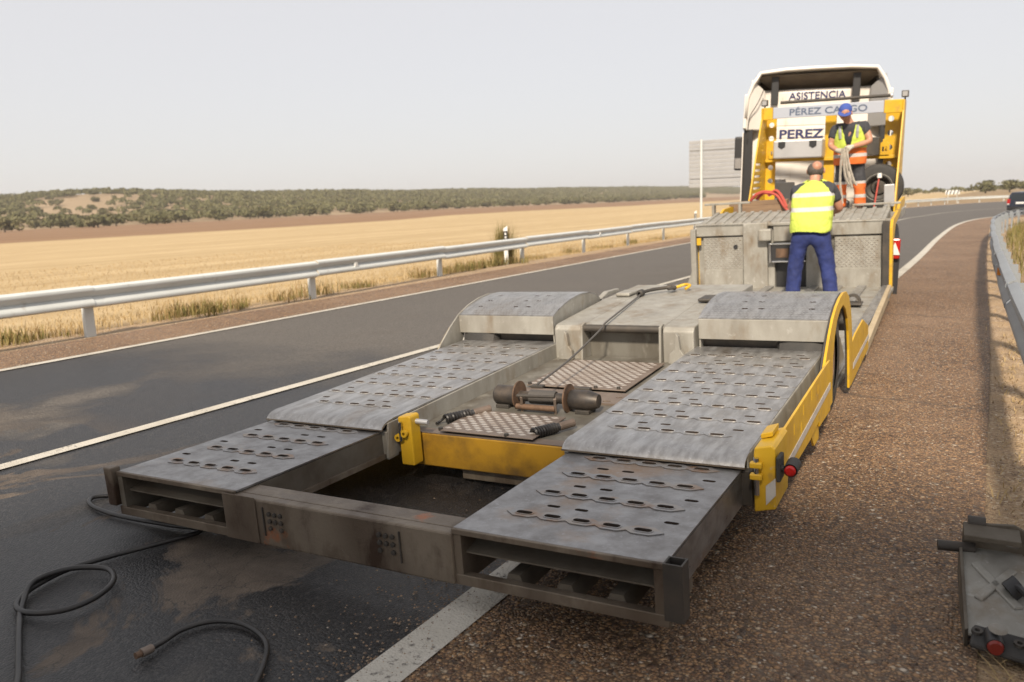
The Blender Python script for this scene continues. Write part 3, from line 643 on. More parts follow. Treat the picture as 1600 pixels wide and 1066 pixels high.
for s in (-1, 1):
    mir = (lambda x, y, z: (x, y, z)) if s > 0 else (lambda x, y, z: (-x, y, z))
    tilt = lambda x, y, z: (s * x, y, z - .038 - .040 * y)
    # ---- rear extension ramp
    rows = [-.715, -.487, -.257, -.035]; us = [.70 + .111 * k for k in range(5)]
    holes = [slot(u, r, .062, .026) for r in rows for u in us] + [slot(u, r + .1, .052, .022) for r in rows[:3] for u in (.767, .877, 1.208)]
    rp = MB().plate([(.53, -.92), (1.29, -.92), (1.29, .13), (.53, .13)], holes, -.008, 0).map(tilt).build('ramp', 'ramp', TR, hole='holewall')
    for r in rows: MB().plate(hexchain(us, r), [slot(u, r, .062, .026) for u in us], 0.0005, .0032).map(tilt).build('grip_strip', 'grip', rp, hole='holewall')
    MB().hexa([(.53, -.9, -.135), (.542, -.9, -.135), (.542, .13, -.135), (.53, .13, -.135)], [(.53, -.9, -.0115), (.542, -.9, -.0115), (.542, .13, -.0115), (.53, .13, -.0115)]).map(tilt).build('ramp_side', 'inner', rp)
    MB().box(.515, .53, -.88, .13, -.145, -.12).map(tilt).build('side_flange', 'rust', rp)
    MB().box(1.278, 1.29, -.92, .13, -.15, -.0115).map(tilt).build('ramp_side', 'ramp', rp)
    MB().box(.545, 1.275, -.62, .13, -.125, -.115).map(tilt).build('ramp_underside', 'cavity', rp)  # blackened plate so the ramp slots look shaded inside
    # open rear box: lip, slanted inner plate, ladder bottom with gussets
    MB().box(.53, 1.29, -.935, -.9205, -.02, .001).map(tilt).build('ramp_lip', 'rust', rp, bevel=.003)
    MB().hexa([(.545, -.905, -.095), (1.275, -.905, -.095), (1.275, -.62, -.02), (.545, -.62, -.02)], [(.545, -.905, -.089), (1.275, -.905, -.089), (1.275, -.62, -.014), (.545, -.62, -.014)]).map(tilt).build('inner_plate', 'inner', rp)
    MB().box(.50, 1.30, -.935, -.90, -.205, -.165).map(tilt).build('bottom_bar', 'rust', rp, bevel=.003)
    MB().box(.545, 1.275, -.70, -.66, -.20, -.13).map(tilt).build('bottom_bar', 'inner', rp, bevel=.003)
    for x in (.74, .93, 1.11):
        MB().prism([(x - .035, -.2), (x + .05, -.2), (x + .03, -.145), (x - .015, -.145)], 'y', -.90, -.70).map(tilt).build('gusset', 'inner', rp)
    for x0 in (.532, 1.255): MB().box(x0, x0 + .033, -.932, -.66, -.20, -.021).map(tilt).build('end_wall', 'inner' if s < 0 else 'rust', rp)
    if s > 0:
        tb = MB().plate([(1.295, -.965), (1.355, -.965), (1.355, -.905), (1.295, -.905)], [[(1.301, -.959), (1.349, -.959), (1.349, -.911), (1.301, -.911)]], -.165, .018).map(tilt).build('corner_post', 'dark', rp)
    else:
        tb = MB().box(1.295, 1.35, -.955, -.905, -.16, .02).map(tilt).build('corner_post', 'rust', rp, bevel=.006)
    # ---- deck runway
    hol = []; strips_ = []
    for k in range(8):
        v = .272 + ROW * k; u0 = [.68 + .111 * j for j in range(5)] if k == 0 else [.575 + .1095 * j for j in range(7)]
        strips_.append((v, u0)); hol += [slot(u, v, .062, .025) for u in u0]
        hol += [slot(u, v + .093, .05, .02) for u in (.752, .862, 1.193)]
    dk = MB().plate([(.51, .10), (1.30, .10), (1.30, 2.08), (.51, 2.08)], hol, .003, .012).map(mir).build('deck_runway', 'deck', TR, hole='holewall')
    for v, u0 in strips_: MB().plate(hexchain(u0, v, .054, .028, .004), [slot(u, v, .062, .025) for u in u0], .0125, .0142).map(mir).build('grip_strip', 'deck', dk, hole='holewall')
    for nm_, par_, lst, top, mp_ in (('slot_rims', dk, [(u, v) for v, u0 in strips_ for u in u0], .0142, mir), ('slot_rims', rp, [(u, r) for r in rows for u in us], .0032, tilt)):
        q = MB()
        for (a_, b_) in lst: q.plate(slot(a_, b_, .072, .036), [slot(a_, b_, .0625, .027)], top, top + .0018)
        q = q.map(mp_).build(nm_, 'rim' if par_ is dk else 'grip', par_, hole='holewall'); q['kind'] = 'stuff'
    prof = [(.1, .012), (.065, .0105), (.04, .006), (.02, -.002), (.006, -.012), (0, -.022)]
    inn = [(.012, -.022), (.018, -.017), (.03, -.010), (.048, -.004), (.068, -.0015), (.1, 0)]
    MB().prism(prof + inn, 'x', .505, 1.305).map(mir).build('deck_nose', 'deck', dk, smooth=True)
    MB().box(.503, 1.307, -.004, .010, -.0285, -.0225).map(mir).build('nose_lip', 'rust', dk)
    MB().hexa([(.497, .02, -.18), (.5095, .02, -.18), (.5095, 2.08, -.09), (.497, 2.08, -.09)], [(.497, .05, 0.0), (.5095, .05, 0.0), (.5095, 2.08, .0115), (.497, 2.08, .0115)]).map(mir).build('runway_side', 'galv', dk, bevel=.003)
    MB().hexa([(1.3005, .04, -.14), (1.318, .04, -.14), (1.318, 2.08, -.14), (1.3005, 2.08, -.14)], [(1.3005, .06, .011), (1.306, .06, .006), (1.306, 2.08, .006), (1.3005, 2.08, .011)]).map(mir).build('runway_side', 'galv', dk, bevel=.003)
    MB().box(.512, 1.299, .14, 2.08, -.13, -.125).map(mir).build('runway_underside', 'cavity', dk)  # blackened plate so the runway slots look shaded inside
    MB().box(.50, .56, .03, .12, -.19, -.042).map(mir).build('runway_stub', 'galv', dk, bevel=.004)
    MB().box(1.285, 1.33, .02, .13, -.19, -.042).map(mir).build('runway_stub', 'dark', dk, bevel=.004)
    # ---- wheel arch
    curve = [(2.05, .205), (2.13, .235), (2.24, .262), (2.38, .285), (2.54, .295), (2.70, .285), (2.84, .25), (2.96, .18), (3.04, .08), (3.06, -.05)]
    hl = {0: [], 1: [.80, .905, 1.215], 2: [.775, .88, 1.20], 3: [.76, .865, 1.19], 4: [.75, .855, 1.18]}
    ar = MB()
    for k in range(len(curve) - 1):
        (v0, n0), (v1, n1) = curve[k], curve[k + 1]
        hs = [circ(u, .5, .022, 10, .010 / (v1 - v0)) for u in hl.get(k, [])]
        q = MB().plate([(.53, 0), (1.335, 0), (1.335, 1), (.53, 1)], hs, -.008, 0)
        dn = (n1 - n0); L_ = math.hypot(v1 - v0, dn)
        q.map(lambda x, y, z: (s * x, v0 + (v1 - v0) * y - z * dn / L_, n0 + dn * y + z * (v1 - v0) / L_)); [ar.hole.add(len(ar.f) + i_) for i_ in q.hole]; ar.add(q.v, q.f)
    ao = ar.build('wheel_arch_top', 'deck', TR, smooth=False, hole='holewall')
    MB().plate([(2.06, -.09)] + [(a_, b_ - .009) for a_, b_ in curve if b_ > 0] + [(3.045, -.09)], [], .5305, .54, 'x').map(mir).build('arch_end_plate', 'galv', ao)
    MB().box(.53, 1.335, 2.045, 2.0575, .068, .2).map(mir).build('arch_rear_plate', 'galv', ao, bevel=.003)
    MB().box(.53, 1.33, 2.12, 2.15, -.14, .075).map(mir).build('arch_gap_shade', 'dark', ao)  # added dark plate standing in for the shaded gap below the arch
    lz = MB()                                         # raised tread on the arch
    for k in range(len(curve) - 4):
        (v0, n0), (v1, n1) = curve[k], curve[k + 1]; L_ = math.hypot(v1 - v0, n1 - n0); m_ = max(2, round(L_ / .03))
        for i in range(m_):
            for j in range(33):
                x = .55 + .024 * j + (.012 if i % 2 else 0); t = (i + .5) / m_
                if x > 1.325: continue
                a = .7 if (i + j) % 2 else -.7; dx, dt = .011 * math.cos(a), .011 * math.sin(a) / L_; ex, et = -.004 * math.sin(a), .004 * math.cos(a) / L_
                P4 = [(x - dx, t - dt), (x + ex, t + et), (x + dx, t + dt), (x - ex, t - et)]
                pv = [(s * a_, v0 + (v1 - v0) * b_ - .0025 * (n1 - n0) / L_, n0 + (n1 - n0) * b_ + .0025 * (v1 - v0) / L_) for a_, b_ in P4]
                lz.add(pv, [(0, 1, 2, 3)])
    lo = lz.build('tread_pattern', 'loz', ao); lo['kind'] = 'stuff'; lo.data.materials[0] = M['loz2']
    # ---- arch side panel
    outer = [(1.72, -.30), (1.70, -.03), (1.78, .04), (1.92, .14), (2.05, .215), (2.2, .265), (2.36, .295), (2.52, .305), (2.66, .29), (2.80, .24), (2.90, .14), (2.97, .0), (3.0, -.14), (3.0, -.42)]
    inner = [(2.84, -.42), (2.82, -.14), (2.78, .0), (2.72, .1), (2.62, .18), (2.5, .225), (2.36, .215), (2.22, .17), (2.12, .09), (2.05, -.02), (2.02, -.16), (2.02, -.30)]
    MB().plate(outer + inner, [], 1.342, 1.358, 'x').map(lambda x, y, z: (s * (x if s > 0 else 1.3415 + (x - 1.342) * .4), y, z - (.010 if s < 0 else 0))).build('arch_panel', 'yellow', TR, bevel=.003)
    MB().plate([(a, b - .004) for a, b in outer + inner], [], 1.330, 1.341, 'x').map(mir).build('arch_liner', 'galv' if s < 0 else 'dark', TR)
    wl = MB().lathe([(1.02, .20), (1.02, .30), (1.04, .335), (1.1, .35), (1.24, .35), (1.30, .335), (1.315, .30), (1.315, .20)], 'x', (0, 2.36, -.10 - .01 * s), 36).map(mir).build('wheel', 'rubber', TR, smooth=True)
    MB().lathe([(1.05, .03), (1.05, .2), (1.28, .2), (1.30, .19), (1.25, .17), (1.23, .09), (1.27, .08), (1.28, .03), (1.28, 0)], 'x', (0, 2.36, -.10 - .01 * s), 28).map(mir).build('rim', 'rustdisc', wl, smooth=True)
    # ---- side skirts
    sk = [(.20, -.215), (.20, -.04), (.27, .02), (1.62, .035), (1.74, .03), (1.74, -.27), (1.36, -.255), (1.34, -.22), (1.05, -.235)]
    so2 = MB().plate(sk, [[(a_ - .004, b_ - .025), (a_ + .004, b_ - .025), (a_ + .004, b_ + .025), (a_ - .004, b_ + .025)] for a_, b_ in ((.62, -.045), (.86, -.02), (.80, -.09), (1.1, -.01), (1.3, -.03))], 1.372, 1.384, 'x').map(lambda x, y, z: (s * x, y, z - (.10 if s < 0 else 0))).build('side_skirt', 'yellow', TR, bevel=.003)
    MB().prism([(.17, -.185), (1.72, -.135), (1.72, -.098), (.17, -.145)], 'x', 1.385, 1.3875).map(lambda x, y, z: (s * x, y, z - (.10 if s < 0 else 0))).build('reflective_stripe', 'reflect', so2)
    MB().prism([(1.15, -.23), (1.42, -.23), (1.40, -.335), (1.25, -.33)], 'x', 1.36, 1.371).map(mir).build('skirt_tab', 'yellow', so2)
    MB().prism([(2.96, -.13), (3.2, -.1), (3.7, -.085), (4.08, -.2), (4.1, -.40), (2.96, -.43)], 'x', 1.344, 1.356).map(mir).build('front_skirt', 'yellow', TR, bevel=.003)
    MB().prism([(3.05, -.33), (4.1, -.31), (4.1, -.275), (3.05, -.29)], 'x', 1.357, 1.3595).map(mir).build('reflective_stripe', 'reflect', TR)
    MB().hexa([(1.29, 4.1, -.46), (1.345, 4.1, -.46), (1.225, 8.25, -.56), (1.18, 8.25, -.56)], [(1.29, 4.1, -.38), (1.345, 4.1, -.38), (1.225, 8.25, -.43), (1.18, 8.25, -.43)]).map(mir).build('side_sill', 'sill', TR, bevel=.006)
    # ---- rear locking bracket
    if s > 0:
        bk = MB().prism([(1.348, -.19), (1.43, -.17), (1.43, .075), (1.418, .09), (1.352, .075), (1.348, .05)], 'y', -.03, .22).build('lock_bracket', 'yellow', TR, bevel=.006)
        MB().prism([(1.352, .076), (1.4, .09), (1.4, .112), (1.352, .096)], 'y', .08, .2).build('bracket_top', 'yellow', bk, bevel=.004)
        MB().prism([(1.394, -.155), (1.431, -.11), (1.431, -.04), (1.394, -.075)], 'y', -.034, -.0305).build('reflective_patch', 'reflect', bk)
        MB().cyl((1.362, -.045, .04), (1.362, -.045, -.11), .011, seg=10).build('lock_pin', 'chrome', bk, smooth=True)
        for z in (-.035, .012): MB().box(1.338, 1.385, -.06, -.031, z - .012, z + .012).build('pin_eye', 'yellow', bk, bevel=.005)
        lm = MB().cyl((1.435, -.02, .0), (1.462, -.02, .0), .012).box(1.436, 1.452, -.05, .03, -.05, .05).build('lamp_arm', 'rubber', bk, bevel=.005)
        MB().lathe([(-.01, .0), (-.01, .024), (-.02, .032), (.06, .034), (.075, .026), (.075, 0)], 'y', (1.487, -.02, .0), 20).map(lambda x, y, z: (1.487 + (x - 1.487) * .82, y, z * .82)).build('marker_lamp', 'rubber', bk, smooth=True)
        MB().lathe([(-.034, 0), (-.033, .018), (-.026, .026), (-.019, .026)], 'y', (1.487, -.02, .0), 20).map(lambda x, y, z: (1.487 + (x - 1.487) * .82, y, z * .82)).build('lamp_lens', 'red', bk, smooth=True)
    else:
        bk = MB().prism([(-.475, -.235), (-.395, -.235), (-.395, .02), (-.405, .03), (-.475, .02)], 'y', .10, .18).build('lock_bracket', 'yellow', TR, bevel=.006)
        MB().cyl((-.452, .085, .0), (-.452, .085, -.1), .010, seg=10).build('lock_pin', 'chrome', bk, smooth=True)
        for z in (-.085, -.06): MB().lathe([(-.008, .008), (-.008, .02), (.008, .02), (.008, .008)], 'y', (-.47 + .04 * (z > -.07), .085, z), 14).build('pin_ring', 'yellow', bk)
        MB().cyl((-.40, .15, -.01), (-.33, .16, -.015), .014).build('bolt', 'alu', bk)

# bumper between the ramps
tl2 = lambda x, y, z: (x, y, z - .038 - .040 * y)
bp = MB().box(-.555, .535, -.945, -.895, -.205, -.012).map(tl2).build('rear_bumper', 'rust', TR, bevel=.008)
MB().box(-.56, .54, -.895, -.80, -.03, -.0125).map(tl2).build('bumper_top_flange', 'rust', bp, bevel=.004)
MB().box(-.585, -.40, -.950, -.9455, -.20, -.005).map(tl2).build('weld_plate', 'rust', bp, bevel=.002)
for c in (-.30, .25):
    for dx, dz in ((-.03, .03), (.03, .03), (0, 0), (-.03, -.03), (.03, -.03), (-.03, 0), (.03, 0), (0, .03)): MB().lathe([(-.954, 0), (-.953, .009), (-.9455, .010)], 'y', (c + dx, 0, -.095 + dz), 10).map(tl2).build('bolt', 'dark', bp)  # dark studs stand in for the shaded holes in the bumper
    MB().box(c - .065 if c < 0 else c + .06, c - .060 if c < 0 else c + .065, -.951, -.9455, -.16, -.04).map(tl2).build('slit_shade', 'dark', bp)  # dark strip stands in for the shaded slit beside the holes

# centre well: cross beam, floor, tread plates
cb = MB().box(-.495, .51, .20, .27, -.265, -.088).build('cross_beam', 'yellow_dirty', TR, bevel=.006)
MB().box(-.2, .35, .24, .32, -.33, -.266).build('lower_bracket', 'rust', cb, bevel=.004)
MB().box(-.495, .495, .272, 2.1, -.105, -.088).build('centre_floor', 'greasy', TR)
MB().box(-.49, .49, .202, .271, -.0875, -.083).build('beam_cap', 'rustplate', cb)
def tread(name, u0, u1, v0, v1, n, parent, px=.062, py=.042):
    o = MB().box(u0, u1, v0, v1, n - .008, n).build(name, 'rustplate', parent, bevel=.004); t = MB()
    i = 0; y = v0 + py
    while y < v1 - py * .6:
        x = u0 + px * (.6 + .5 * (i % 2))
        while x < u1 - px * .5:
            t.add([(x - px * .40, y, n + .0005), (x, y - py * .34, n + .0005), (x + px * .40, y, n + .0005), (x, y + py * .34, n + .0005), (x - px * .2, y, n + .005), (x, y - py * .17, n + .005), (x + px * .2, y, n + .005), (x, y + py * .17, n + .005)], [(4, 5, 6, 7), (0, 1, 5, 4), (1, 2, 6, 5), (2, 3, 7, 6), (3, 0, 4, 7)]); x += px
        y += py * .8; i += 1
    q = t.build('tread_pattern', 'loz', o); q['kind'] = 'stuff'; return o
t1 = tread('tread_plate', -.30, .25, .20, .58, -.062, TR); t2 = tread('tread_plate', -.30, .35, 1.17, 1.88, -.066, TR)
for (a, b) in ((-.29, .21), (.1, .21), (-.28, 1.18), (.16, 1.18), (.30, 1.19)): MB().cyl((a, b, -.066), (a, b, -.052), .012, seg=8).build('bolt', 'dark', t1)
MB().box(.02, .14, 1.13, 1.17, -.075, -.058).build('hinge', 'dark', t2, bevel=.003); MB().box(-.25, -.17, 1.13, 1.17, -.075, -.06).build('hinge', 'dark', t2, bevel=.003)
MB().plate([(-.34, .92), (.42, .92), (.42, 1.14), (-.34, 1.14)], [slot(.32, .96, .05, .03), slot(.36, 1.05, .04, .02)], -.0875, -.076).build('winch_plate', 'rustplate', TR)

# winch
wn = empty('winch'); wn.parent = TR; wn.matrix_local = Matrix.Translation((.03, .11, -.0165)) @ Matrix.Scale(.82, 4)
y_, z_ = .80, -.005
MB().lathe([(-.37, 0), (-.37, .055), (-.355, .068), (-.2, .068), (-.19, .06)], 'x', (0, y_, z_), 24).build('motor', 'winch', wn, smooth=True)
MB().lathe([(.20, .06), (.21, .066), (.34, .066), (.36, .058), (.40, .045), (.40, 0)], 'x', (0, y_, z_), 24).build('gearbox', 'winch', wn, smooth=True)
for x in (-.19, .185): MB().lathe([(x - .005, 0), (x - .005, .098), (x + .005, .098), (x + .005, 0)], 'x', (0, y_, z_ + .005), 30).build('drum_flange', 'rustdisc', wn, smooth=True)
MB().lathe([(-.185, .035), (.18, .035)], 'x', (0, y_, z_), 20).build('drum', 'winch', wn, smooth=True)
cc = []
for k in range(300): a = k * .5; cc.append((-.06 + .19 * (k / 300.) - .04, y_ + .043 * math.cos(a), z_ + .043 * math.sin(a)))
MB().tube(cc, .0065, 6).build('wound_cable', 'cable', wn, smooth=True)
for x in (-.13, .12): MB().bar((x, .72, -.085), (x + .02, .68, .03), .018, .03).build('roller_bracket', 'rustplate', wn, bevel=.003)
MB().cyl((-.14, .68, .03), (.14, .68, .04), .011).build('tie_rod', 'dark', wn, smooth=True); MB().cyl((-.16, .70, -.05), (.13, .70, -.05), .02).build('guide_roller', 'rustdisc', wn, smooth=True)
for x in (-.30, .30): MB().box(x - .05, x + .05, .74, .86, -.087, -.06).build('foot', 'dark', wn, bevel=.004)
cpts = [(-.03, .80, .04), (-.06, 1.3, .07), (-.10, 1.9, .145), (-.105, 2.0, .172), (-.16, 2.5, .195), (-.22, 3.0, .214), (-.24, 3.05, .215)]
wc = MB().tube(spline(cpts, 8), .0065, 8).build('winch_cable', 'cable', TR, smooth=True)
hk = MB().tube(spline([(-.24, 3.05, .22), (-.19, 3.16, .23), (-.10, 3.26, .235), (-.05, 3.30, .235), (-.02, 3.25, .235), (-.05, 3.19, .235)], 6), [.014] * 14 + [.022] * 10 + [.012] * 7, 8).build('winch_hook', 'dark', wc, smooth=True)
MB().lathe([(-.035, .012), (-.03, .028), (.03, .028), (.035, .012)], 'y', (-.235, 3.06, .222), 12).build('hook_collar', 'dark', hk, smooth=True)
MB().tube(spline([(-.06, 3.34, .215), (.02, 3.4, .24), (.08, 3.36, .24), (.06, 3.3, .22)], 5), .012, 8).build('hook_latch', 'yellow', hk, smooth=True)

# tunnel housing between the arches
tn = MB().hexa([(-.50, 2.02, -.1), (.50, 2.02, -.1), (.50, 3.7, -.1), (-.50, 3.7, -.1)], [(-.50, 2.02, .135), (.50, 2.02, .135), (.50, 3.7, .2), (-.50, 3.7, .2)])
tn = MB()
for a, b in ((-.50, -.29), (.30, .51)):
    tn.prism([(2.0, -.1), (2.0, .12), (2.025, .146), (2.06, .153), (2.9, .195), (3.7, .2), (3.7, -.1)], 'x', a, b)
to = tn.build('tunnel_housing', 'galv', TR, bevel=.008)
MB().prism([(2.03, .110), (2.03, .146), (2.06, .1515), (2.9, .1935), (3.7, .1985), (3.7, .11)], 'x', -.2895, .2995).build('tunnel_top', 'galv', to, bevel=.004)
MB().box(-.2895, .2995, 2.12, 2.135, -.1, .11).build('recess_plate', 'greasy', to)
MB().cyl((-.285, 2.035, .125), (.295, 2.035, .125), .027, seg=18).build('cable_roller', 'dark', to, smooth=True)
for x in (-.285, .285): MB().plate([(1.97, -.09), (2.12, -.09), (2.12, .14), (2.04, .165), (1.99, .15)], [circ(2.03, .125, .014)], x - .008, x + .008, 'x').build('roller_cheek', 'galv', to, bevel=.003)
for x in (-.40, .405): MB().prism([(x - .055, -.087), (x + .055, -.087), (x + .05, -.02), (x + .028, .01), (x + .016, .10), (x - .0, .12), (x - .012, .01), (x - .045, -.02)], 'y', 1.945, 1.985).build('stiffener', 'galv', to, bevel=.005)
MB().prism([(2.9, .197), (3.06, .235), (3.3, .225), (3.3, .2)], 'x', -.56, -.515).build('flap', 'galv', to, bevel=.004)
MB().box(-.43, -.31, 3.0, 3.2, .2, .23).build('lashing_loop', 'galv', to, bevel=.012); MB().box(.32, .46, 2.75, 2.95, .2, .225).build('lashing_loop', 'dark', to, bevel=.01)

# low deck between axles and gooseneck
MB().box(-1.25, 1.25, 3.06, 8.2, -.50, -.46).build('well_floor', 'galv', TR)
for k in range(9): MB().box(-1.2 + .29 * k, -1.09 + .29 * k, 3.1, 8.15, -.4595, -.435).build('floor_rib', 'deck', TR, bevel=.006)
MB().hexa([(1.02, 3.4, -.46), (1.2, 3.4, -.46), (1.2, 3.9, -.46), (1.02, 3.9, -.46)], [(1.02, 3.4, -.12), (1.2, 3.4, -.12), (1.2, 3.62, -.22), (1.02, 3.62, -.22)]).build('chock', 'galv', TR, bevel=.005)
lr = MB().lathe([(-.03, .055), (-.03, .085), (.03, .085), (.03, .055)], 'y', (.95, 6.6, -.40), 18).build('lashing_ring', 'dark', TR, smooth=True); MB().box(.85, 1.05, 6.5, 6.7, -.434, -.41).build('ring_plate', 'dark', lr, bevel=.01)

# bulkhead at the foot of the gooseneck
VB = 8.2
def bh(name, m, u0, u1, n0, n1, v0=VB, v1=VB + .03, bevel=.004, parent=None): return MB().box(u0, u1, v0, v1, n0, n1).build(name, m, parent or BH, bevel=bevel)
BH = MB().box(-1.27, 1.2, VB + .05, VB + .12, -.52, .40).build('bulkhead', 'galv', TR)
bh('header_plate', 'galv', -1.28, -.62, .26, .42, VB - .02, VB + .049); bh('header_plate', 'galv', .42, 1.13, .22, .39, VB - .02, VB + .049)
def tread_v(name, u0, u1, n0, n1, split):
    o = bh(name, 'galv', u0, u1, n0, n1, VB + .01, VB + .045); t = MB(); i = 0; z = split + .03
    while z < n1 - .02:
        x = u0 + .03 + .03 * (i % 2)
        while x < u1 - .03:
            y = VB + .0085; a = .02; b = .009
            t.add([(x - a, y, z), (x, y, z - b), (x + a, y, z), (x, y, z + b), (x - a * .5, y - .005, z), (x, y - .005, z - b * .5), (x + a * .5, y - .005, z), (x, y - .005, z + b * .5)], [(4, 5, 6, 7), (0, 1, 5, 4), (1, 2, 6, 5), (2, 3, 7, 6), (3, 0, 4, 7)]); x += .06
        z += .027; i += 1
    q = t.build('tread_pattern', 'rim', o); q['kind'] = 'stuff'
    bh('kick_plate', 'galv', u0 + .005, u1 - .005, n0 + .002, split, VB - .006, VB + .009, .002, o); return o
a = tread_v('door_panel', -1.19, -.64, -.50, .24, -.22); MB().cyl((-.74, VB - .004, .1), (-.74, VB + .02, .1), .03, seg=16).build('hole_shade', 'black', a)  # black disc stands in for the shade inside a hole
b = tread_v('door_panel', .54, 1.11, -.52, .20, -.22)
bh('upright', 'galv', -.625, -.30, -.51, .42, VB - .06, VB + .045, .01); bh('upright', 'galv', .02 + .17, .50, -.51, .36, VB - .03, VB + .045, .01); bh('upright', 'galv', -.30, -.21, -.5, -.11, VB - .04, VB + .045, .008)
bh('side_post', 'galv', -1.36, -1.285, -.53, .36, VB - .05, VB + .12, .006); bh('yellow_latch', 'yellow', -1.27, -1.21, .14, .24, VB - .05, VB - .02, .006)
MB().prism([(-1.52, -.60), (-1.36, -.60), (-1.36, -.22)], 'y', VB, VB + .04).build('side_gusset', 'galv', BH)
bh('recess_shade', 'black', -.205, .185, -.5, -.11, VB + .03, VB + .048, 0)  # black sheet paints the shade of the central opening
bx = bh('control_box', 'black', -.26, .18, -.10, .13, VB - .10, VB + .045, .004)
for q in ((-.275, -.235, -.115, .145), ): bh('box_frame', 'chrome', q[0], q[1], q[2], q[3], VB - .12, VB - .09, .008, bx)
bh('box_frame', 'chrome', -.235, .2, .12, .145, VB - .12, VB - .09, .008, bx); bh('box_frame', 'chrome', -.235, .2, -.115, -.092, VB - .12, VB - .09, .008, bx); bh('box_dial', 'rustdisc', -.18, -.02, -.05, .07, VB - .106, VB - .1005, 0, bx)
bh('junction_box', 'galv', -.40, -.23, .18, .34, VB - .17, VB - .06, .02); bh('head_plate', 'galv', -.23, .42, .16, .40, VB, VB + .049, .004)
# sloping gooseneck apron with ribs
MB().hexa([(-1.29, VB - .02, .38), (1.14, VB - .02, .36), (1.14, 9.0, .36), (-1.16, 9.0, .36)], [(-1.29, VB - .02, .425), (1.14, VB - .02, .395), (1.14, 9.0, .50), (-1.16, 9.0, .53)]).build('gooseneck_apron', 'galv', TR, bevel=.008)
for k in range(19):
    x = -1.2 + .125 * k
    if -.25 < x < .3 and k % 2: continue
    MB().hexa([(x, VB, .40), (x + .05, VB, .40), (x + .05, 8.98, .50), (x, 8.98, .50)], [(x, VB, .440 - .012 * (x + 1.2)), (x + .05, VB, .440 - .012 * (x + 1.2)), (x + .05, 8.98, .548 - .012 * (x + 1.2)), (x, 8.98, .548 - .012 * (x + 1.2))]).build('apron_rib', 'galv', TR, bevel=.005)
MB().box(-1.16, 1.16, 9.0, 11.6, .30, .405).map(lambda x, y, z: (x, y, z - .04 * x)).build('gooseneck_deck', 'galv', TR)
for k in range(12): MB().box(-1.15 + .19 * k, -1.05 + .19 * k, 9.02, 11.2, .4055, .42).map(lambda x, y, z: (x, y, z - .04 * x)).build('deck_plank', 'galv', TR, bevel=.004)
for u0, u1, n in ((-1.27, -.88, .53), (.66, 1.10, .42)):
    fr = MB().box(u0 - (.12 if u0 < 0 else 0), u1 + .16, 9.0, 9.06, n + .12, n + .15).build('ramp_bar', 'galv', TR, bevel=.006)
    for u in (u0, u1): MB().box(u, u + .035, 8.97, 9.08, n - .02, n + .12).build('bar_leg', 'galv', fr, bevel=.006)
    MB().box(u0, u1, 8.98, 9.02, n - .03, n - .005).build('bar_foot', 'galv', fr, bevel=.005)
# yellow flank of the gooseneck on the right
fl = [(8.12, -.55), (8.12, .30), (8.25, .39), (8.7, .42), (9.2, .47), (9.5, .56), (10.3, .58), (10.3, .48), (9.6, .44), (9.2, .36), (8.6, .30), (8.32, .1), (8.24, -.55)]
MB().plate(fl, [], 1.20, 1.235, 'x').build('gooseneck_flank', 'yellow', TR, bevel=.005); MB().plate(fl, [], -1.29, -1.255, 'x').map(lambda x, y, z: (x, y + .15, z)).build('gooseneck_flank', 'yellow', TR, bevel=.005)
MB().box(1.12, 1.199, 8.12, 8.16, -.55, .38).build('flank_edge', 'dark', TR)
MB().box(1.04, 1.17, 9.2, 9.28, .5, .80).build('grey_block', 'alu', TR, bevel=.01)

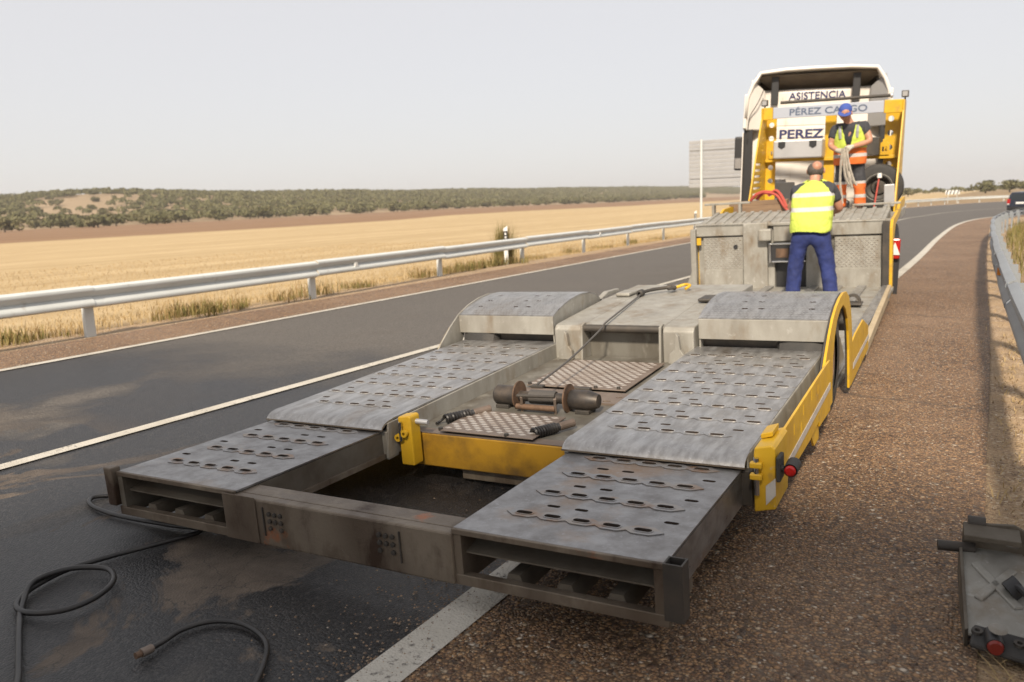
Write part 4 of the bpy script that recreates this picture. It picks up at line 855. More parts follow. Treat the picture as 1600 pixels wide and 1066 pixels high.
# headboard gantry
VG = 11.3; GA = empty('headboard_gantry'); GA.parent = TR; GA.matrix_local = Matrix.Rotation(R(2.5), 4, 'Y')
for s in (-1, 1):
    u_o, u_i, top_v, bot_v = (-1.03, -.862, .36, 1.18) if s < 0 else (1.07, .80, .36, .95)
    hs = [circ(u_i + s * .08, z, .043, 14) for z in (.66, .88, 1.10, 1.36, 1.58, 1.80)]
    lo_, hi_ = min(u_o, u_i), max(u_o, u_i)
    MB().plate([(lo_, .36), (hi_, .36), (hi_, 2.06), (lo_, 2.06)], hs, VG, VG + .02, 'y').build('post', 'yellow', GA, bevel=.003)
    hs = [circ(VG - .22 - .03 * k, 1.70 - .10 * k, .018 + .003 * k, 8) for k in range(4)] + [[(VG - .75 - .035 * k, 1.145 - .095 * k), (VG - .35, 1.145 - .095 * k), (VG - .35, 1.18 - .095 * k), (VG - .75 - .035 * k, 1.18 - .095 * k)] for k in range(7)]
    MB().plate([(VG, .36), (VG, 2.06), (VG - top_v, 2.06), (VG - top_v, 1.90), (VG - bot_v, .50), (VG - bot_v, .36)], hs if s < 0 else [circ(VG - .2, z, .035, 10) for z in (.9, 1.05, 1.2, 1.35)], u_o - .012, u_o + .012, 'x').build('side_gusset', 'yellow', GA, bevel=.003)
    MB().box(lo_ + (.013 if s < 0 else 0), hi_ - (.013 if s > 0 else 0), VG - .345, VG - .30, 1.87, 2.065).build('corner_block', 'yellow', GA, bevel=.008)
    lmp = MB().box(u_o - .05, u_o + .05, VG - .2, VG - .12, 2.10, 2.20).cyl((u_o, VG - .15, 2.05), (u_o, VG - .15, 2.11), .012).build('work_lamp', 'dark', GA, bevel=.01); MB().box(u_o - .035, u_o + .035, VG - .205, VG - .2005, 2.115, 2.185).build('lens', 'sign_back', lmp)
    c = u_i + s * .02
    MB().plate([(c - .07, 1.245), (c + .07, 1.245), (c + .07, 1.42), (c + .03, 1.45), (c + .03, 1.49), (c - .03, 1.49), (c - .03, 1.45), (c - .07, 1.42)], [[(c - .035, 1.30), (c - .01, 1.30), (c - .01, 1.37), (c - .035, 1.37)], [(c + .01, 1.30), (c + .035, 1.30), (c + .035, 1.37), (c + .01, 1.37)]], VG - .13, VG - .11, 'y').build('latch_plate', 'yellow', GA, bevel=.004)
sb = MB().box(-.858, .796, VG - .34, VG - .30, 1.885, 2.06).build('name_board', 'signboard', GA, bevel=.006)
text_mesh('lettering', 'PÉREZ CARGO', 'letters_grey', sb, .145, 1.16, .002, Matrix.Translation((-.02, VG - .3435, 1.965)) @ Matrix.Rotation(R(90), 4, 'X'), bold=.002)
MB().box(-.858, .796, VG - .02, VG + .03, 1.90, 2.03).build('top_beam', 'yellow', GA, bevel=.006)
MB().box(-1.01, 1.05, VG - .11, VG - .03, 1.19, 1.243).build('middle_shelf', 'yellow', GA, bevel=.005)
MB().box(-.09, .075, VG - .029, VG + .05, .36, 1.90).build('centre_post', 'yellow', GA, bevel=.006)
MB().cyl((-.79, VG - .1, 2.145), (.86, VG - .1, 2.145), .026, seg=10).build('light_bar', 'dark', GA, smooth=True); MB().lathe([(.86, 0), (.865, .04), (.89, .04), (.9, 0)], 'x', (0, VG - .1, 2.145), 12).build('bar_end', 'alu', GA)
tb = MB().box(-.815, -.06, VG - .46, VG - .112, 1.244, 1.53).build('toolbox', 'alu', GA, bevel=.02)
for x in (-.68, -.2): MB().prism([(x - .055, 1.51), (x + .055, 1.51), (x + .055, 1.43), (x, 1.395), (x - .055, 1.43)], 'y', VG - .475, VG - .461).build('latch', 'black', tb, bevel=.005)
MB().box(.50, .76, VG - .34, VG - .112, 1.244, 1.52).build('storage_box', 'dark', GA, bevel=.01)

# ---------------------------------------------------------------- tractor unit
KM = TM @ Matrix.Translation((-.385, 12.0, 0)) @ Matrix.Rotation(R(10), 4, 'Z') @ Matrix.Rotation(R(3.2), 4, 'Y')
TK = empty('tractor_truck', 'white tractor unit cab with roof spoiler standing in front of the yellow gantry', 'truck', mw=KM)
MB().box(-1.13, 1.13, .12, 2.25, .05, 2.43).build('cab', 'cream', TK, bevel=.06, seg=3)
for k in range(9): MB().box(-.85, .85, .112, .119, .35 + .21 * k, .53 + .21 * k).build('rear_wall_rib', 'cream', TK, bevel=.003)
# roof spoiler: lofted shell, open towards the rear
def spoiler_ring(y, zt, wt, wb, zb=1.95, t=0):
    return [(-wb + t, y, zb), (-wb + .02 + t, y, zb + (zt - zb) * .45), (-wt - .03 + t, y, zt - .22), (-wt + .10, y, zt - .03 - t), (-wt * .5, y, zt + .005 - t), (0, y, zt + .01 - t), (wt * .5, y, zt + .005 - t), (wt - .10, y, zt - .03 - t), (wt + .03 - t, y, zt - .22), (wb - .02 - t, y, zb + (zt - zb) * .45), (wb - t, y, zb)]
secs = [spoiler_ring(-.22, 2.745, 1.03, 1.165), spoiler_ring(.5, 2.74, 1.02, 1.16), spoiler_ring(1.4, 2.63, .98, 1.155), spoiler_ring(2.1, 2.45, .95, 1.13)]
mb = MB(); n = len(secs[0]); mb.add([p for r in secs for p in r], [(i * n + k, i * n + k + 1, (i + 1) * n + k + 1, (i + 1) * n + k) for i in range(3) for k in range(n - 1)])
spo = mb.build('roof_spoiler', 'white', TK, smooth=True); sm = spo.modifiers.new('thickness', 'SOLIDIFY'); sm.thickness = .05; sm.offset = -1
MB().hexa([(-1.0, -.08, 2.64), (1.0, -.08, 2.64), (.72, .45, 2.405), (-.72, .45, 2.405)], [(-1.0, -.08, 2.66), (1.0, -.08, 2.66), (.72, .47, 2.405), (-.72, .47, 2.405)]).build('spoiler_lining', 'taupe', TK)
MB().box(-1.0, 1.0, .5, .52, 2.38, 2.68).build('spoiler_back', 'taupe', TK)
for x in (-.74, .56): MB().box(x, x + .12, -.06, -.02, 2.16, 2.64).build('spoiler_strut', 'black', TK, bevel=.01)
for s in (-1, 1):
    MB().hexa([(s * 1.13, -.22, 1.78), (s * 1.185, -.22, 1.78), (s * 1.185, .3, 1.72), (s * 1.13, .3, 1.72)], [(s * 1.11, -.22, 2.35), (s * 1.172, -.22, 2.35), (s * 1.172, .3, 2.35), (s * 1.11, .3, 2.35)]).build('side_fairing', 'white', TK, bevel=.015)
    MB().hexa([(s * .84, .04, 1.75), (s * 1.14, -.20, 1.75), (s * 1.14, -.14, 1.75), (s * .84, .1, 1.75)], [(s * .84, .0, 2.40), (s * 1.06, -.2, 2.60), (s * 1.06, -.14, 2.60), (s * .84, .1, 2.40)]).build('fairing_return', 'white' if s < 0 else 'sign_back', TK, bevel=.02)
    MB().box(min(s * 1.02, s * 1.165), max(s * 1.02, s * 1.165), -.12, .1, -.1, 1.77).build('flap_seal', 'black', TK, bevel=.01)
    MB().hexa([(s * 1.168, -.2, .1), (s * 1.185, -.2, .1), (s * 1.185, .3, .1), (s * 1.168, .3, .1)], [(s * 1.168, -.2, 1.715), (s * 1.188, -.2, 1.715), (s * 1.188, .3, 1.715), (s * 1.168, .3, 1.715)]).build('side_fairing', 'white', TK, bevel=.006)
    mr = MB().hexa([(s * 1.30, 1.9, 1.06), (s * 1.46, 1.9, 1.06), (s * 1.44, 2.02, 1.06), (s * 1.32, 2.02, 1.06)], [(s * 1.30, 1.9, 1.72), (s * 1.46, 1.9, 1.72), (s * 1.44, 2.02, 1.72), (s * 1.32, 2.02, 1.72)]).build('mirror', 'black', TK, bevel=.03, seg=3)
    MB().box(min(s * 1.32, s * 1.44), max(s * 1.32, s * 1.44), 1.892, 1.899, 1.10, 1.3).build('mirror_glass', 'chrome', mr); MB().bar((s * 1.15, 2.0, 1.5), (s * 1.40, 1.97, 1.5), .04).build('mirror_arm', 'black', mr)
    # rear axle wheel and mudguard
    wz, wy = -.32, -2.35
    wl = MB().lathe([(.62, .26), (.62, .42), (.65, .47), (.72, .49), (1.0, .49), (1.06, .47), (1.09, .42), (1.09, .26)], 'x', (0, wy, wz + .02), 36).map((lambda x, y, z: (x, y, z)) if s > 0 else (lambda x, y, z: (-x, y, z))).build('rear_wheel', 'rubber', TK, smooth=True)
    MB().lathe([(.70, .05), (.70, .26), (1.07, .26), (1.03, .22), (.9, .2), (.92, .05), (.92, 0)], 'x', (0, wy, wz + .02), 28).map((lambda x, y, z: (x, y, z)) if s > 0 else (lambda x, y, z: (-x, y, z))).build('rim', 'galv', wl, smooth=True)
    arc = [(wy + .60 * math.cos(t), wz + .60 * math.sin(t)) for t in [R(a_) for a_ in range(205, 19, -15)]]
    MB().plate(arc + [(y * 1 + (wy - y) * .04, z + (wz - z) * .04) for y, z in arc[::-1]], [], (.78 if s > 0 else -1.14), (1.14 if s > 0 else -.78), 'x').build('mudguard', 'black', TK, smooth=True)
    MB().box(s * .96 - .18, s * .96 + .18, wy - .63, wy - .60, -.72, -.08).build('mud_flap', 'black', TK, bevel=.01)
    MB().box(s * 1.0 - .13, s * 1.0 + .13, wy - .70, wy - .64, -.16, .12).build('tail_lamp', 'red', TK, bevel=.02)
    MB().prism([(s * 1.06 - .07, -.1), (s * 1.06 + .07, -.1), (s * 1.06, .07)], 'y', wy - .712, wy - .701).build('triangle_reflector', 'lens_white', TK)
    fw = MB().lathe([(.90, .26), (.90, .42), (.93, .47), (1.0, .49), (1.13, .49), (1.18, .47), (1.2, .42), (1.2, .26)], 'x', (0, 1.3, wz + .02), 32).map((lambda x, y, z: (x, y, z)) if s > 0 else (lambda x, y, z: (-x, y, z))).build('front_wheel', 'rubber', TK, smooth=True)
    MB().box(s * .42 - .04, s * .42 + .04, -3.0, 2.2, -.15, .1).build('chassis_rail', 'dark', TK)
    MB().box(s * .95 - .27, s * .95 + .27, -1.5, -.3, -.45, .1).build('fuel_tank', 'alu', TK, bevel=.06, seg=3)
MB().box(-1.1, 1.1, 2.252, 2.27, 1.05, 1.9).build('windscreen', 'glass', TK); MB().box(-1.2, 1.2, 2.2, 2.36, -.6, .3).build('front_bumper', 'white', TK, bevel=.04)
MB().cyl((-.52, -.1, .1), (-.52, -.1, .9), .09).build('exhaust_stack', 'alu', TK, smooth=True); MB().box(-.75, -.28, -.3, .05, .35, .85).build('silencer_box', 'sign_back', TK, bevel=.02)
for q in ([(-.2, -.05, .6), (-.1, -.5, .75), (.2, -.6, .45), (.3, -.9, .3)], [(-.05, -.05, .62), (.1, -.45, .8), (.35, -.7, .5), (.4, -1., .3)]): MB().tube(spline(q, 8), .022, 8).build('air_line', 'black', TK, smooth=True)
MB().box(-.35, .6, -.6, -.1, .12, .55).build('battery_box', 'black', TK, bevel=.04)
X90 = Matrix.Rotation(R(90), 4, 'X')
text_mesh('lettering', 'ASISTENCIA', 'navy', TK, .17, .92, .002, Matrix.Translation((.01, .108, 2.305)) @ X90, bold=.002)
text_mesh('lettering', 'PEREZ', 'navy', TK, .205, .73, .002, Matrix.Translation((-.225, .108, 1.665)) @ X90, bold=.006)
MB().tube(spline([(-.86, -.17, 2.42), (-.95, -.2, 2.2), (-1.08, -.22, 1.95), (-1.1, -.22, 1.6)], 6), .008, 6).build('conduit', 'dark', TK)

# ---------------------------------------------------------------- things on the gooseneck
TI = TM
def on_trailer(name, label, cat, u, v, n, rz=0, group=None): return empty(name, label, cat, mw=TM @ Matrix.Translation((u, v, n)) @ Matrix.Rotation(rz, 4, 'Z'), group=group)
sw = on_trailer('spare_wheel', 'upright spare truck wheel inside the gantry behind orange worker', 'wheel', .84, 10.75, .375); sw.scale = (.74, .74, .74)
MB().lathe([(-.13, .24), (-.13, .40), (-.10, .455), (-.03, .475), (.06, .475), (.13, .455), (.15, .40), (.15, .24)], 'y', (0, 0, .474), 36).build('tyre', 'rubber', sw, smooth=True)
MB().lathe([(-.12, .25), (-.10, .285), (-.06, .25), (.0, .24), (.03, .16), (-.02, .14), (-.03, .06), (-.03, 0)], 'y', (0, 0, .474), 30).build('rim', 'dark', sw, smooth=True)
MB().lathe([(-.128, .262), (-.132, .275), (-.124, .287)], 'y', (0, 0, .474), 30).build('rim_edge', 'galv', sw, smooth=True)
pk = on_trailer('wooden_beam', 'long brown timber lying across the gooseneck behind the left bar', 'timber', -.45, 9.45, .44); MB().box(-.60, .52, -.08, .08, 0, .16).build('beam', 'wood', pk, bevel=.008)
pk2 = on_trailer('wooden_beam', 'shorter worn timber stacked at back on top of the brown timber', 'timber', -.62, 9.46, .60); MB().box(-.5, .35, -.07, .07, 0, .07).build('beam', 'wood', pk2, bevel=.006)
rst = on_trailer('red_strap', 'bundle of red lashing strap draped over the timbers', 'strap', -.5, 9.42, .675)
for q in ([(-.30, -.02, .0), (-.2, -.05, .09), (-.08, 0, .12), (.05, .03, .08), (.12, -.02, .0)], [(-.22, .03, .02), (-.1, 0, .1), (.08, -.04, .06), (.2, -.11, -.1), (.30, -.16, -.21)], [(-.05, .0, .06), (.06, .0, .13), (.16, -.06, .04), (.24, -.13, -.12)]): MB().tube(spline(q, 8), .022, 6).build('webbing', 'strap_red', rst, smooth=True)
rb = on_trailer('cleaning_bottle', 'small pale bottle with green label on gantry shelf beside worker', 'bottle', .24, 11.23, 1.232); MB().lathe([(0, 0), (0, .05), (.18, .05), (.22, .025), (.26, .02), (.26, 0)], 'z', (0, 0, 0), 14).build('body', 'post_white', rb, smooth=True); MB().lathe([(.05, .051), (.15, .051)], 'z', (0, 0, 0), 14).build('label', 'weed', rb)
rd = on_trailer('red_rod', 'thin red rod leaning in front of the spare wheel', 'rod', .80, 10.35, .37); MB().cyl((0, 0, 0), (.06, .2, .5), .012, seg=8).build('shaft', 'strap_red', rd); MB().lathe([(.5, .0), (.5, .035), (.57, .03), (.57, 0)], 'z', (.065, .2, 0), 10).build('knob', 'post_white', rd)

# coiled electric cables on the centre floor
def coil(a, b, plug, label):
    o = on_trailer('coiled_cable', label, 'cable', *a, group='coiled cables on the trailer floor'); d = Vector(b) - Vector(a); L_ = d.length; ang = math.atan2(d.y, d.x)
    pts = []; n = 9
    for k in range(n * 14):
        t = k / (n * 14.); q = 2 * math.pi * n * t; pts.append(Vector((t * L_ * .5, .021 * math.cos(q), .03 + .020 * math.sin(q))))
    rot = Matrix.Rotation(ang, 3, 'Z'); MB().tube([rot @ p for p in pts], .0085, 6).build('coil', 'hose', o, smooth=True)
    MB().tube([rot @ p for p in spline([(0, .021, .03), (-.012, .03, .018), (-.03, .03, .01), (-.045, .02, .01)], 6)], .008, 6).build('lead', 'hose', o, smooth=True)
    p0 = rot @ Vector((L_ * .55, 0, .03)); p1 = rot @ Vector((L_ * .55 + plug * .75, 0, .035)); pg = MB().cyl(p0, p1, .021, seg=14).build('plug', 'rustplate', o, bevel=.004)
    MB().cyl(rot @ Vector((L_ * .48, 0, .03)), p0, .014, .02, 12).build('plug_sleeve', 'black', o); return o
coil((-.36, .36, -.087), (-.2, .62, -.087), .14, 'black coiled cable with grey plug lying left of the worn rear tread plate')
coil((.22, .27, -.087), (.36, .50, -.087), .12, 'black coiled cable with grey plug lying against the right runway')

# ---------------------------------------------------------------- people
FOLD = D.textures.new('cloth_folds', 'CLOUDS'); FOLD.noise_scale = .085; FOLD.noise_depth = 2
def folds(o, st=.028):
    a = o.modifiers.new('sub2', 'SUBSURF'); a.levels = a.render_levels = 1; a.subdivision_type = 'SIMPLE'
    d = o.modifiers.new('folds', 'DISPLACE'); d.texture = FOLD; d.strength = st; d.mid_level = .5; d.texture_coords = 'LOCAL'
def skin(name, J, E, m, parent, sub=2, rootk=0):
    """J: {key: (x,y,z,r) or (x,y,z,rx,ry)}; grows one continuous surface"""
    keys = list(J); me = D.meshes.new(name); me.from_pydata([J[k][:3] for k in keys], [(keys.index(a), keys.index(b)) for a, b in E], [])
    o = D.objects.new(name, me); COL.objects.link(o); sk = o.modifiers.new('skin', 'SKIN'); sk.use_smooth_shade = True
    lay = me.skin_vertices[0] if me.skin_vertices else None
    if lay is None:
        bpy.context.view_layer.objects.active = o; bpy.context.view_layer.update(); lay = me.skin_vertices[0]
    for i, k in enumerate(keys):
        j = J[k]; lay.data[i].radius = (j[3], j[4] if len(j) > 4 else j[3]); lay.data[i].use_root = (i == rootk)
    su = o.modifiers.new('sub', 'SUBSURF'); su.levels = sub; su.render_levels = sub
    bpy.context.view_layer.update(); ev = o.evaluated_get(bpy.context.evaluated_depsgraph_get()); m2 = D.meshes.new_from_object(ev)
    D.objects.remove(o); D.meshes.remove(me); m2.name = name; m2.materials.clear(); m2.materials.append(M[m] if isinstance(m, str) else m)
    m2.polygons.foreach_set('use_smooth', [True] * len(m2.polygons)); q = D.objects.new(name, m2); link(q, parent)
    if name in ('trousers', 'shirt'): folds(q)
    return q
def hand(parent, p, d, up, m, s=1.0):
    """palm plus five curled fingers; p wrist, d pointing direction, up = back of the hand"""
    d = Vector(d).normalized(); up = Vector(up); up = (up - d * up.dot(d)).normalized(); sd_ = d.cross(up); p = Vector(p); mb = MB()
    mb.tube([p - d * .02 * s, p + d * .02 * s, p + d * .06 * s, p + d * .095 * s], [.026 * s, .034 * s, .038 * s, .03 * s], 10)
    for k, (off, L_) in enumerate(((-.030, .070), (-.010, .080), (.010, .075), (.029, .060))):
        b = p + d * .085 * s + sd_ * off * s; q = [b, b + d * L_ * .45 * s - up * .006, b + d * L_ * .75 * s - up * .03 * s, b + d * L_ * .70 * s - up * .055 * s]; mb.tube(q, [.0105 * s, .010 * s, .009 * s, .0075 * s], 7)
    b = p + d * .025 * s - sd_ * .03 * s; mb.tube([b, b + d * .035 * s - sd_ * .022 * s - up * .01, b + d * .06 * s - sd_ * .018 * s - up * .03 * s], [.013 * s, .011 * s, .009 * s], 7)
    return mb.build('hand', m, parent, smooth=True)
def ellips(c, r, m, name, parent, z0=-1, rot=None):
    mb = MB(); prof = []
    n = 12
    for k in range(n + 1):
        t = z0 + (1 - z0) * k / n; prof.append((t * r[2], math.sqrt(max(0, 1 - t * t))))
    mb.lathe([(a, b) for a, b in prof], 'z', (0, 0, 0), 22); R3 = rot or Matrix.Identity(3)
    mb.map(lambda x, y, z: tuple(R3 @ Vector((x * r[0], y * r[1], z)) + Vector(c))); return mb.build(name, m, parent, smooth=True)

# worker seen from behind, bending over the gooseneck
PA = on_trailer('person', 'person seen from behind in yellow hi-vis vest and blue trousers, bent over the gooseneck', 'person', .39, 7.3, -.46)
BA = skin('body', {'pel': (0, 0, .86, .13, .11), 'wai': (0, .08, 1.0, .13, .10), 'che': (0, .20, 1.19, .15, .12), 'nb': (0, .29, 1.34, .085, .08), 'nk': (0, .35, 1.43, .062), 'hd': (0, .39, 1.51, .088, .095), 'ht': (0, .41, 1.585, .078, .085),
     'sl': (-.19, .26, 1.30, .075), 'el': (-.275, .34, 1.06, .05), 'wl': (-.20, .56, 1.0, .034), 'sr': (.19, .26, 1.30, .075), 'er': (.29, .33, 1.04, .052), 'wr': (.19, .54, 1.0, .034),
     'hl': (-.10, 0, .80, .10), 'kl': (-.17, .03, .46, .07), 'al': (-.20, -.02, .1, .05), 'hr': (.10, 0, .80, .10), 'kr': (.17, .03, .46, .07), 'ar': (.22, -.02, .1, .05)},
     [('pel', 'wai'), ('wai', 'che'), ('che', 'nb'), ('nb', 'nk'), ('nk', 'hd'), ('hd', 'ht'), ('che', 'sl'), ('sl', 'el'), ('el', 'wl'), ('che', 'sr'), ('sr', 'er'), ('er', 'wr'), ('pel', 'hl'), ('hl', 'kl'), ('kl', 'al'), ('pel', 'hr'), ('hr', 'kr'), ('kr', 'ar')], 'skin', PA)
skin('trousers', {'pel': (0, 0, .87, .185, .135), 'top': (0, .04, .97, .19, .135), 'hl': (-.115, .0, .74, .125, .125), 'ml': (-.15, .02, .58, .115, .11), 'kl': (-.18, .03, .44, .105, .10), 'cl': (-.20, .0, .24, .10, .095), 'al': (-.215, -.02, -.0, .105, .10), 'hr': (.115, .0, .74, .125, .125), 'mr': (.15, .02, .58, .115, .11), 'kr': (.18, .03, .44, .105, .10), 'cr': (.21, .0, .24, .10, .095), 'ar': (.235, -.02, -.0, .105, .10)},
     [('pel', 'top'), ('pel', 'hl'), ('hl', 'ml'), ('ml', 'kl'), ('kl', 'cl'), ('cl', 'al'), ('pel', 'hr'), ('hr', 'mr'), ('mr', 'kr'), ('kr', 'cr'), ('cr', 'ar')], 'blue_cloth', PA)
M['vestA'] = hivis('yellow_vest', (.50, .60, .09), zb=((1.045, .05), (1.215, .05)))
skin('shirt', {'che': (0, .20, 1.20, .175, .135), 'wai': (0, .07, .98, .17, .13), 'nb': (0, .29, 1.35, .085, .08), 'sl': (-.205, .26, 1.29, .09), 'ul': (-.255, .30, 1.15, .075), 'sr': (.205, .26, 1.29, .09), 'ur': (.265, .30, 1.13, .075)}, [('che', 'wai'), ('che', 'nb'), ('che', 'sl'), ('sl', 'ul'), ('che', 'sr'), ('sr', 'ur')], 'grey_cloth', PA)
def vest(prof, m, parent, K=26, y_off=lambda z: 0, open_front=0):
    """closed vest lofted from rings (z, half width, half depth, forward shift)"""
    V = []
    for z, rx, ry, yy in prof:
        for k in range(K):
            t = 2 * math.pi * k / K; c, q = math.cos(t), math.sin(t); e = .72
            V.append((rx * math.copysign(abs(c) ** e, c), yy + ry * math.copysign(abs(q) ** e, q), z + .012 * math.sin(3 * t + z * 9)))
    F = [(i * K + k, i * K + (k + 1) % K, (i + 1) * K + (k + 1) % K, (i + 1) * K + k) for i in range(len(prof) - 1) for k in range(K)]
    v = MB().add(V, F).build('vest', m, parent, smooth=True); a = v.modifiers.new('t', 'SOLIDIFY'); a.thickness = .012; a = v.modifiers.new('s', 'SUBSURF'); a.levels = a.render_levels = 2; folds(v, .03); return v
vest([(.80, .235, .165, 0), (.90, .245, .175, .02), (1.0, .24, .175, .07), (1.12, .245, .175, .14), (1.24, .245, .165, .21), (1.32, .225, .135, .26), (1.375, .165, .10, .285), (1.405, .09, .075, .30)], M['vestA'], PA)
ellips((0, .385, 1.53), (.099, .110, .098), 'hair', 'hair', PA, z0=-.8); ellips((.02, .36, 1.565), (.066, .088, .072), 'skin', 'scalp', PA)
for s in (-1, 1):
    ellips((s * .098, .40, 1.515), (.012, .025, .034), 'skin', 'ear', PA); bt = MB().tube([(s * .22, -.12, .035), (s * .225, 0, .05), (s * .235, .14, .035)], [.045, .052, .04], 10).build('boot', 'boot', PA, smooth=True)
hand(PA, (-.20, .56, 1.0), (.3, .9, -.1), (0, 0, 1), 'skin'); hand(PA, (.19, .54, 1.0), (-.3, .9, -.1), (0, 0, 1), 'skin')

# worker on the gooseneck facing the camera, handling straps
PB = on_trailer('person', 'person in blue cap and yellow and orange hi-vis vest standing on the gooseneck holding straps', 'person', .51, 10.05, .40)
PB.scale = (.97, .97, .97)
skin('body', {'pel': (0, 0, .82, .12, .10), 'wai': (0, -.02, .98, .125, .095), 'che': (0, -.05, 1.17, .15, .11), 'nb': (-.01, -.08, 1.32, .08, .075), 'nk': (-.03, -.12, 1.39, .06), 'hd': (-.05, -.18, 1.46, .082, .09), 'ht': (-.05, -.19, 1.53, .075, .082),
     'sl': (-.20, -.06, 1.27, .072), 'el': (-.27, -.10, 1.02, .048), 'wl': (-.14, -.30, .94, .035), 'sr': (.20, -.06, 1.27, .072), 'er': (.29, -.12, 1.04, .052), 'wr': (.06, -.31, .98, .036),
     'hl': (-.10, 0, .76, .095), 'kl': (-.13, -.03, .44, .065), 'al': (-.13, 0, .09, .046), 'hr': (.10, 0, .76, .095), 'kr': (.13, -.03, .44, .065), 'ar': (.14, 0, .09, .046)},
     [('pel', 'wai'), ('wai', 'che'), ('che', 'nb'), ('nb', 'nk'), ('nk', 'hd'), ('hd', 'ht'), ('che', 'sl'), ('sl', 'el'), ('el', 'wl'), ('che', 'sr'), ('sr', 'er'), ('er', 'wr'), ('pel', 'hl'), ('hl', 'kl'), ('kl', 'al'), ('pel', 'hr'), ('hr', 'kr'), ('kr', 'ar')], 'skin', PB)
skin('shirt', {'che': (0, -.05, 1.18, .17, .125), 'wai': (0, -.02, .95, .16, .12), 'nb': (-.01, -.08, 1.33, .082, .078), 'sl': (-.205, -.06, 1.26, .09), 'ul': (-.25, -.085, 1.10, .078), 'sr': (.21, -.06, 1.26, .09), 'ur': (.265, -.095, 1.11, .078)}, [('che', 'wai'), ('che', 'nb'), ('che', 'sl'), ('sl', 'ul'), ('che', 'sr'), ('sr', 'ur')], 'grey_cloth', PB)
M['vestB'] = hivis('two_tone_vest', (.48, .58, .08), lower=(.72, .16, .025), split=.96, zb=((.83, .05),))
# open-fronted vest: two front panels and a back, each a thick shaped shell
for s in (-1, 1):
    V = []; F = []; prof = [(.72, .235, .165, .0), (.80, .24, .175, .0), (.92, .24, .178, .015), (1.02, .24, .182, .03), (1.14, .24, .18, .06), (1.24, .225, .165, .085), (1.30, .195, .14, .095), (1.345, .135, .10, .10)]
    K = 9
    for z, rx, ry, gap in prof:
        for k in range(K):
            a0 = math.asin(min(.98, gap / rx)); t = a0 + (math.pi - a0) * k / (K - 1); V.append((s * rx * math.sin(t), -.045 - ry * math.cos(t), z))
    F = [(i * K + k, i * K + k + 1, (i + 1) * K + k + 1, (i + 1) * K + k) for i in range(len(prof) - 1) for k in range(K - 1)]
    v = MB().add(V, F).build('vest', M['vestB'], PB, smooth=True); so_ = v.modifiers.new('t', 'SOLIDIFY'); so_.thickness = .012; sb_ = v.modifiers.new('s', 'SUBSURF'); sb_.levels = sb_.render_levels = 2; folds(v, .022)
    MB().tube([(s * .115, -.215, 1.11), (s * .12, -.218, 1.2), (s * .125, -.185, 1.29)], [.022, .024, .02], 6).map(lambda x, y, z: (x, y + .022, z)).build('reflective_patch', 'sign_back', v)
M['trB'] = hivis('two_tone_trousers', (.035, .036, .042), lower=(.72, .15, .025), split=.47, zb=((.22, .05), (.43, .04)))
skin('trousers', {'pel': (0, 0, .83, .165, .13), 'top': (0, 0, .93, .165, .13), 'hl': (-.105, 0, .72, .115, .115), 'kl': (-.135, -.03, .45, .095), 'cl': (-.135, -.01, .25, .09), 'al': (-.135, 0, .07, .088), 'hr': (.105, 0, .72, .115, .115), 'kr': (.135, -.03, .45, .095), 'cr': (.14, -.01, .25, .09), 'ar': (.145, 0, .07, .088)}, [('pel', 'top'), ('pel', 'hl'), ('hl', 'kl'), ('kl', 'cl'), ('cl', 'al'), ('pel', 'hr'), ('hr', 'kr'), ('kr', 'cr'), ('cr', 'ar')], M['trB'], PB)
rt = Matrix.Rotation(R(28), 3, 'X') @ Matrix.Rotation(R(8), 3, 'Y')
ellips((-.05, -.185, 1.485), (.085, .10, .115), 'skin', 'face', PB, rot=rt); ellips((-.05, -.175, 1.52), (.096, .112, .105), 'cap', 'cap', PB, z0=.08, rot=rt)
bm_ = MB().lathe([(0, .02), (.004, .085), (.0, .10)], 'z', (0, 0, 0), 20).map(lambda x, y, z: tuple(rt @ Vector((x * .95, y * 1.1 - .11, z + .012)) + Vector((-.05, -.175, 1.52)))).build('cap_peak', 'cap', PB, smooth=True); sm = bm_.modifiers.new('t', 'SOLIDIFY'); sm.thickness = .006
MB().tube([(-.05, -.27, 1.475), (-.05, -.302, 1.452), (-.05, -.285, 1.44)], [.010, .015, .010], 8).build('nose', 'skin', PB, smooth=True); MB().box(-.075, -.025, -.275, -.268, 1.408, 1.414).build('mouth', 'hair', PB)
for s in (-1, 1): ellips((-.05 + s * .032, -.272, 1.484), (.012, .008, .007), 'hair', 'eye', PB); ellips((-.05 + s * .088, -.17, 1.475), (.012, .024, .032), 'skin', 'ear', PB); MB().tube([(s * .14, .10, .04), (s * .14, 0, .05), (s * .145, -.15, .035)], [.042, .05, .04], 10).build('boot', 'boot', PB, smooth=True)
hand(PB, (-.14, -.30, .94), (.75, -.45, -.2), (0, -.3, 1), 'glove', 1.12); hand(PB, (.06, -.31, .98), (-.75, -.4, -.25), (0, -.3, 1), 'glove', 1.12)
st = on_trailer('lashing_straps', 'pale webbing straps hanging from the gloved hands of the standing worker', 'strap', .48, 9.68, .90)
for q in ([(-.03, 0, .44), (-.05, -.01, .2), (-.06, 0, -.05), (-.03, .02, -.35)], [(.02, 0, .45), (.06, -.01, .2), (.12, .0, -.02), (.16, .02, -.10)], [(0, .01, .44), (.03, 0, .15), (.09, .01, -.1), (.1, .02, -.12)], [(-.01, 0, .44), (-.01, -.01, .2), (.02, 0, .0), (.06, .02, -.08)]):
    MB().tube(spline(q, 8), .017, 5).build('webbing', 'strap_grey', st, smooth=True)

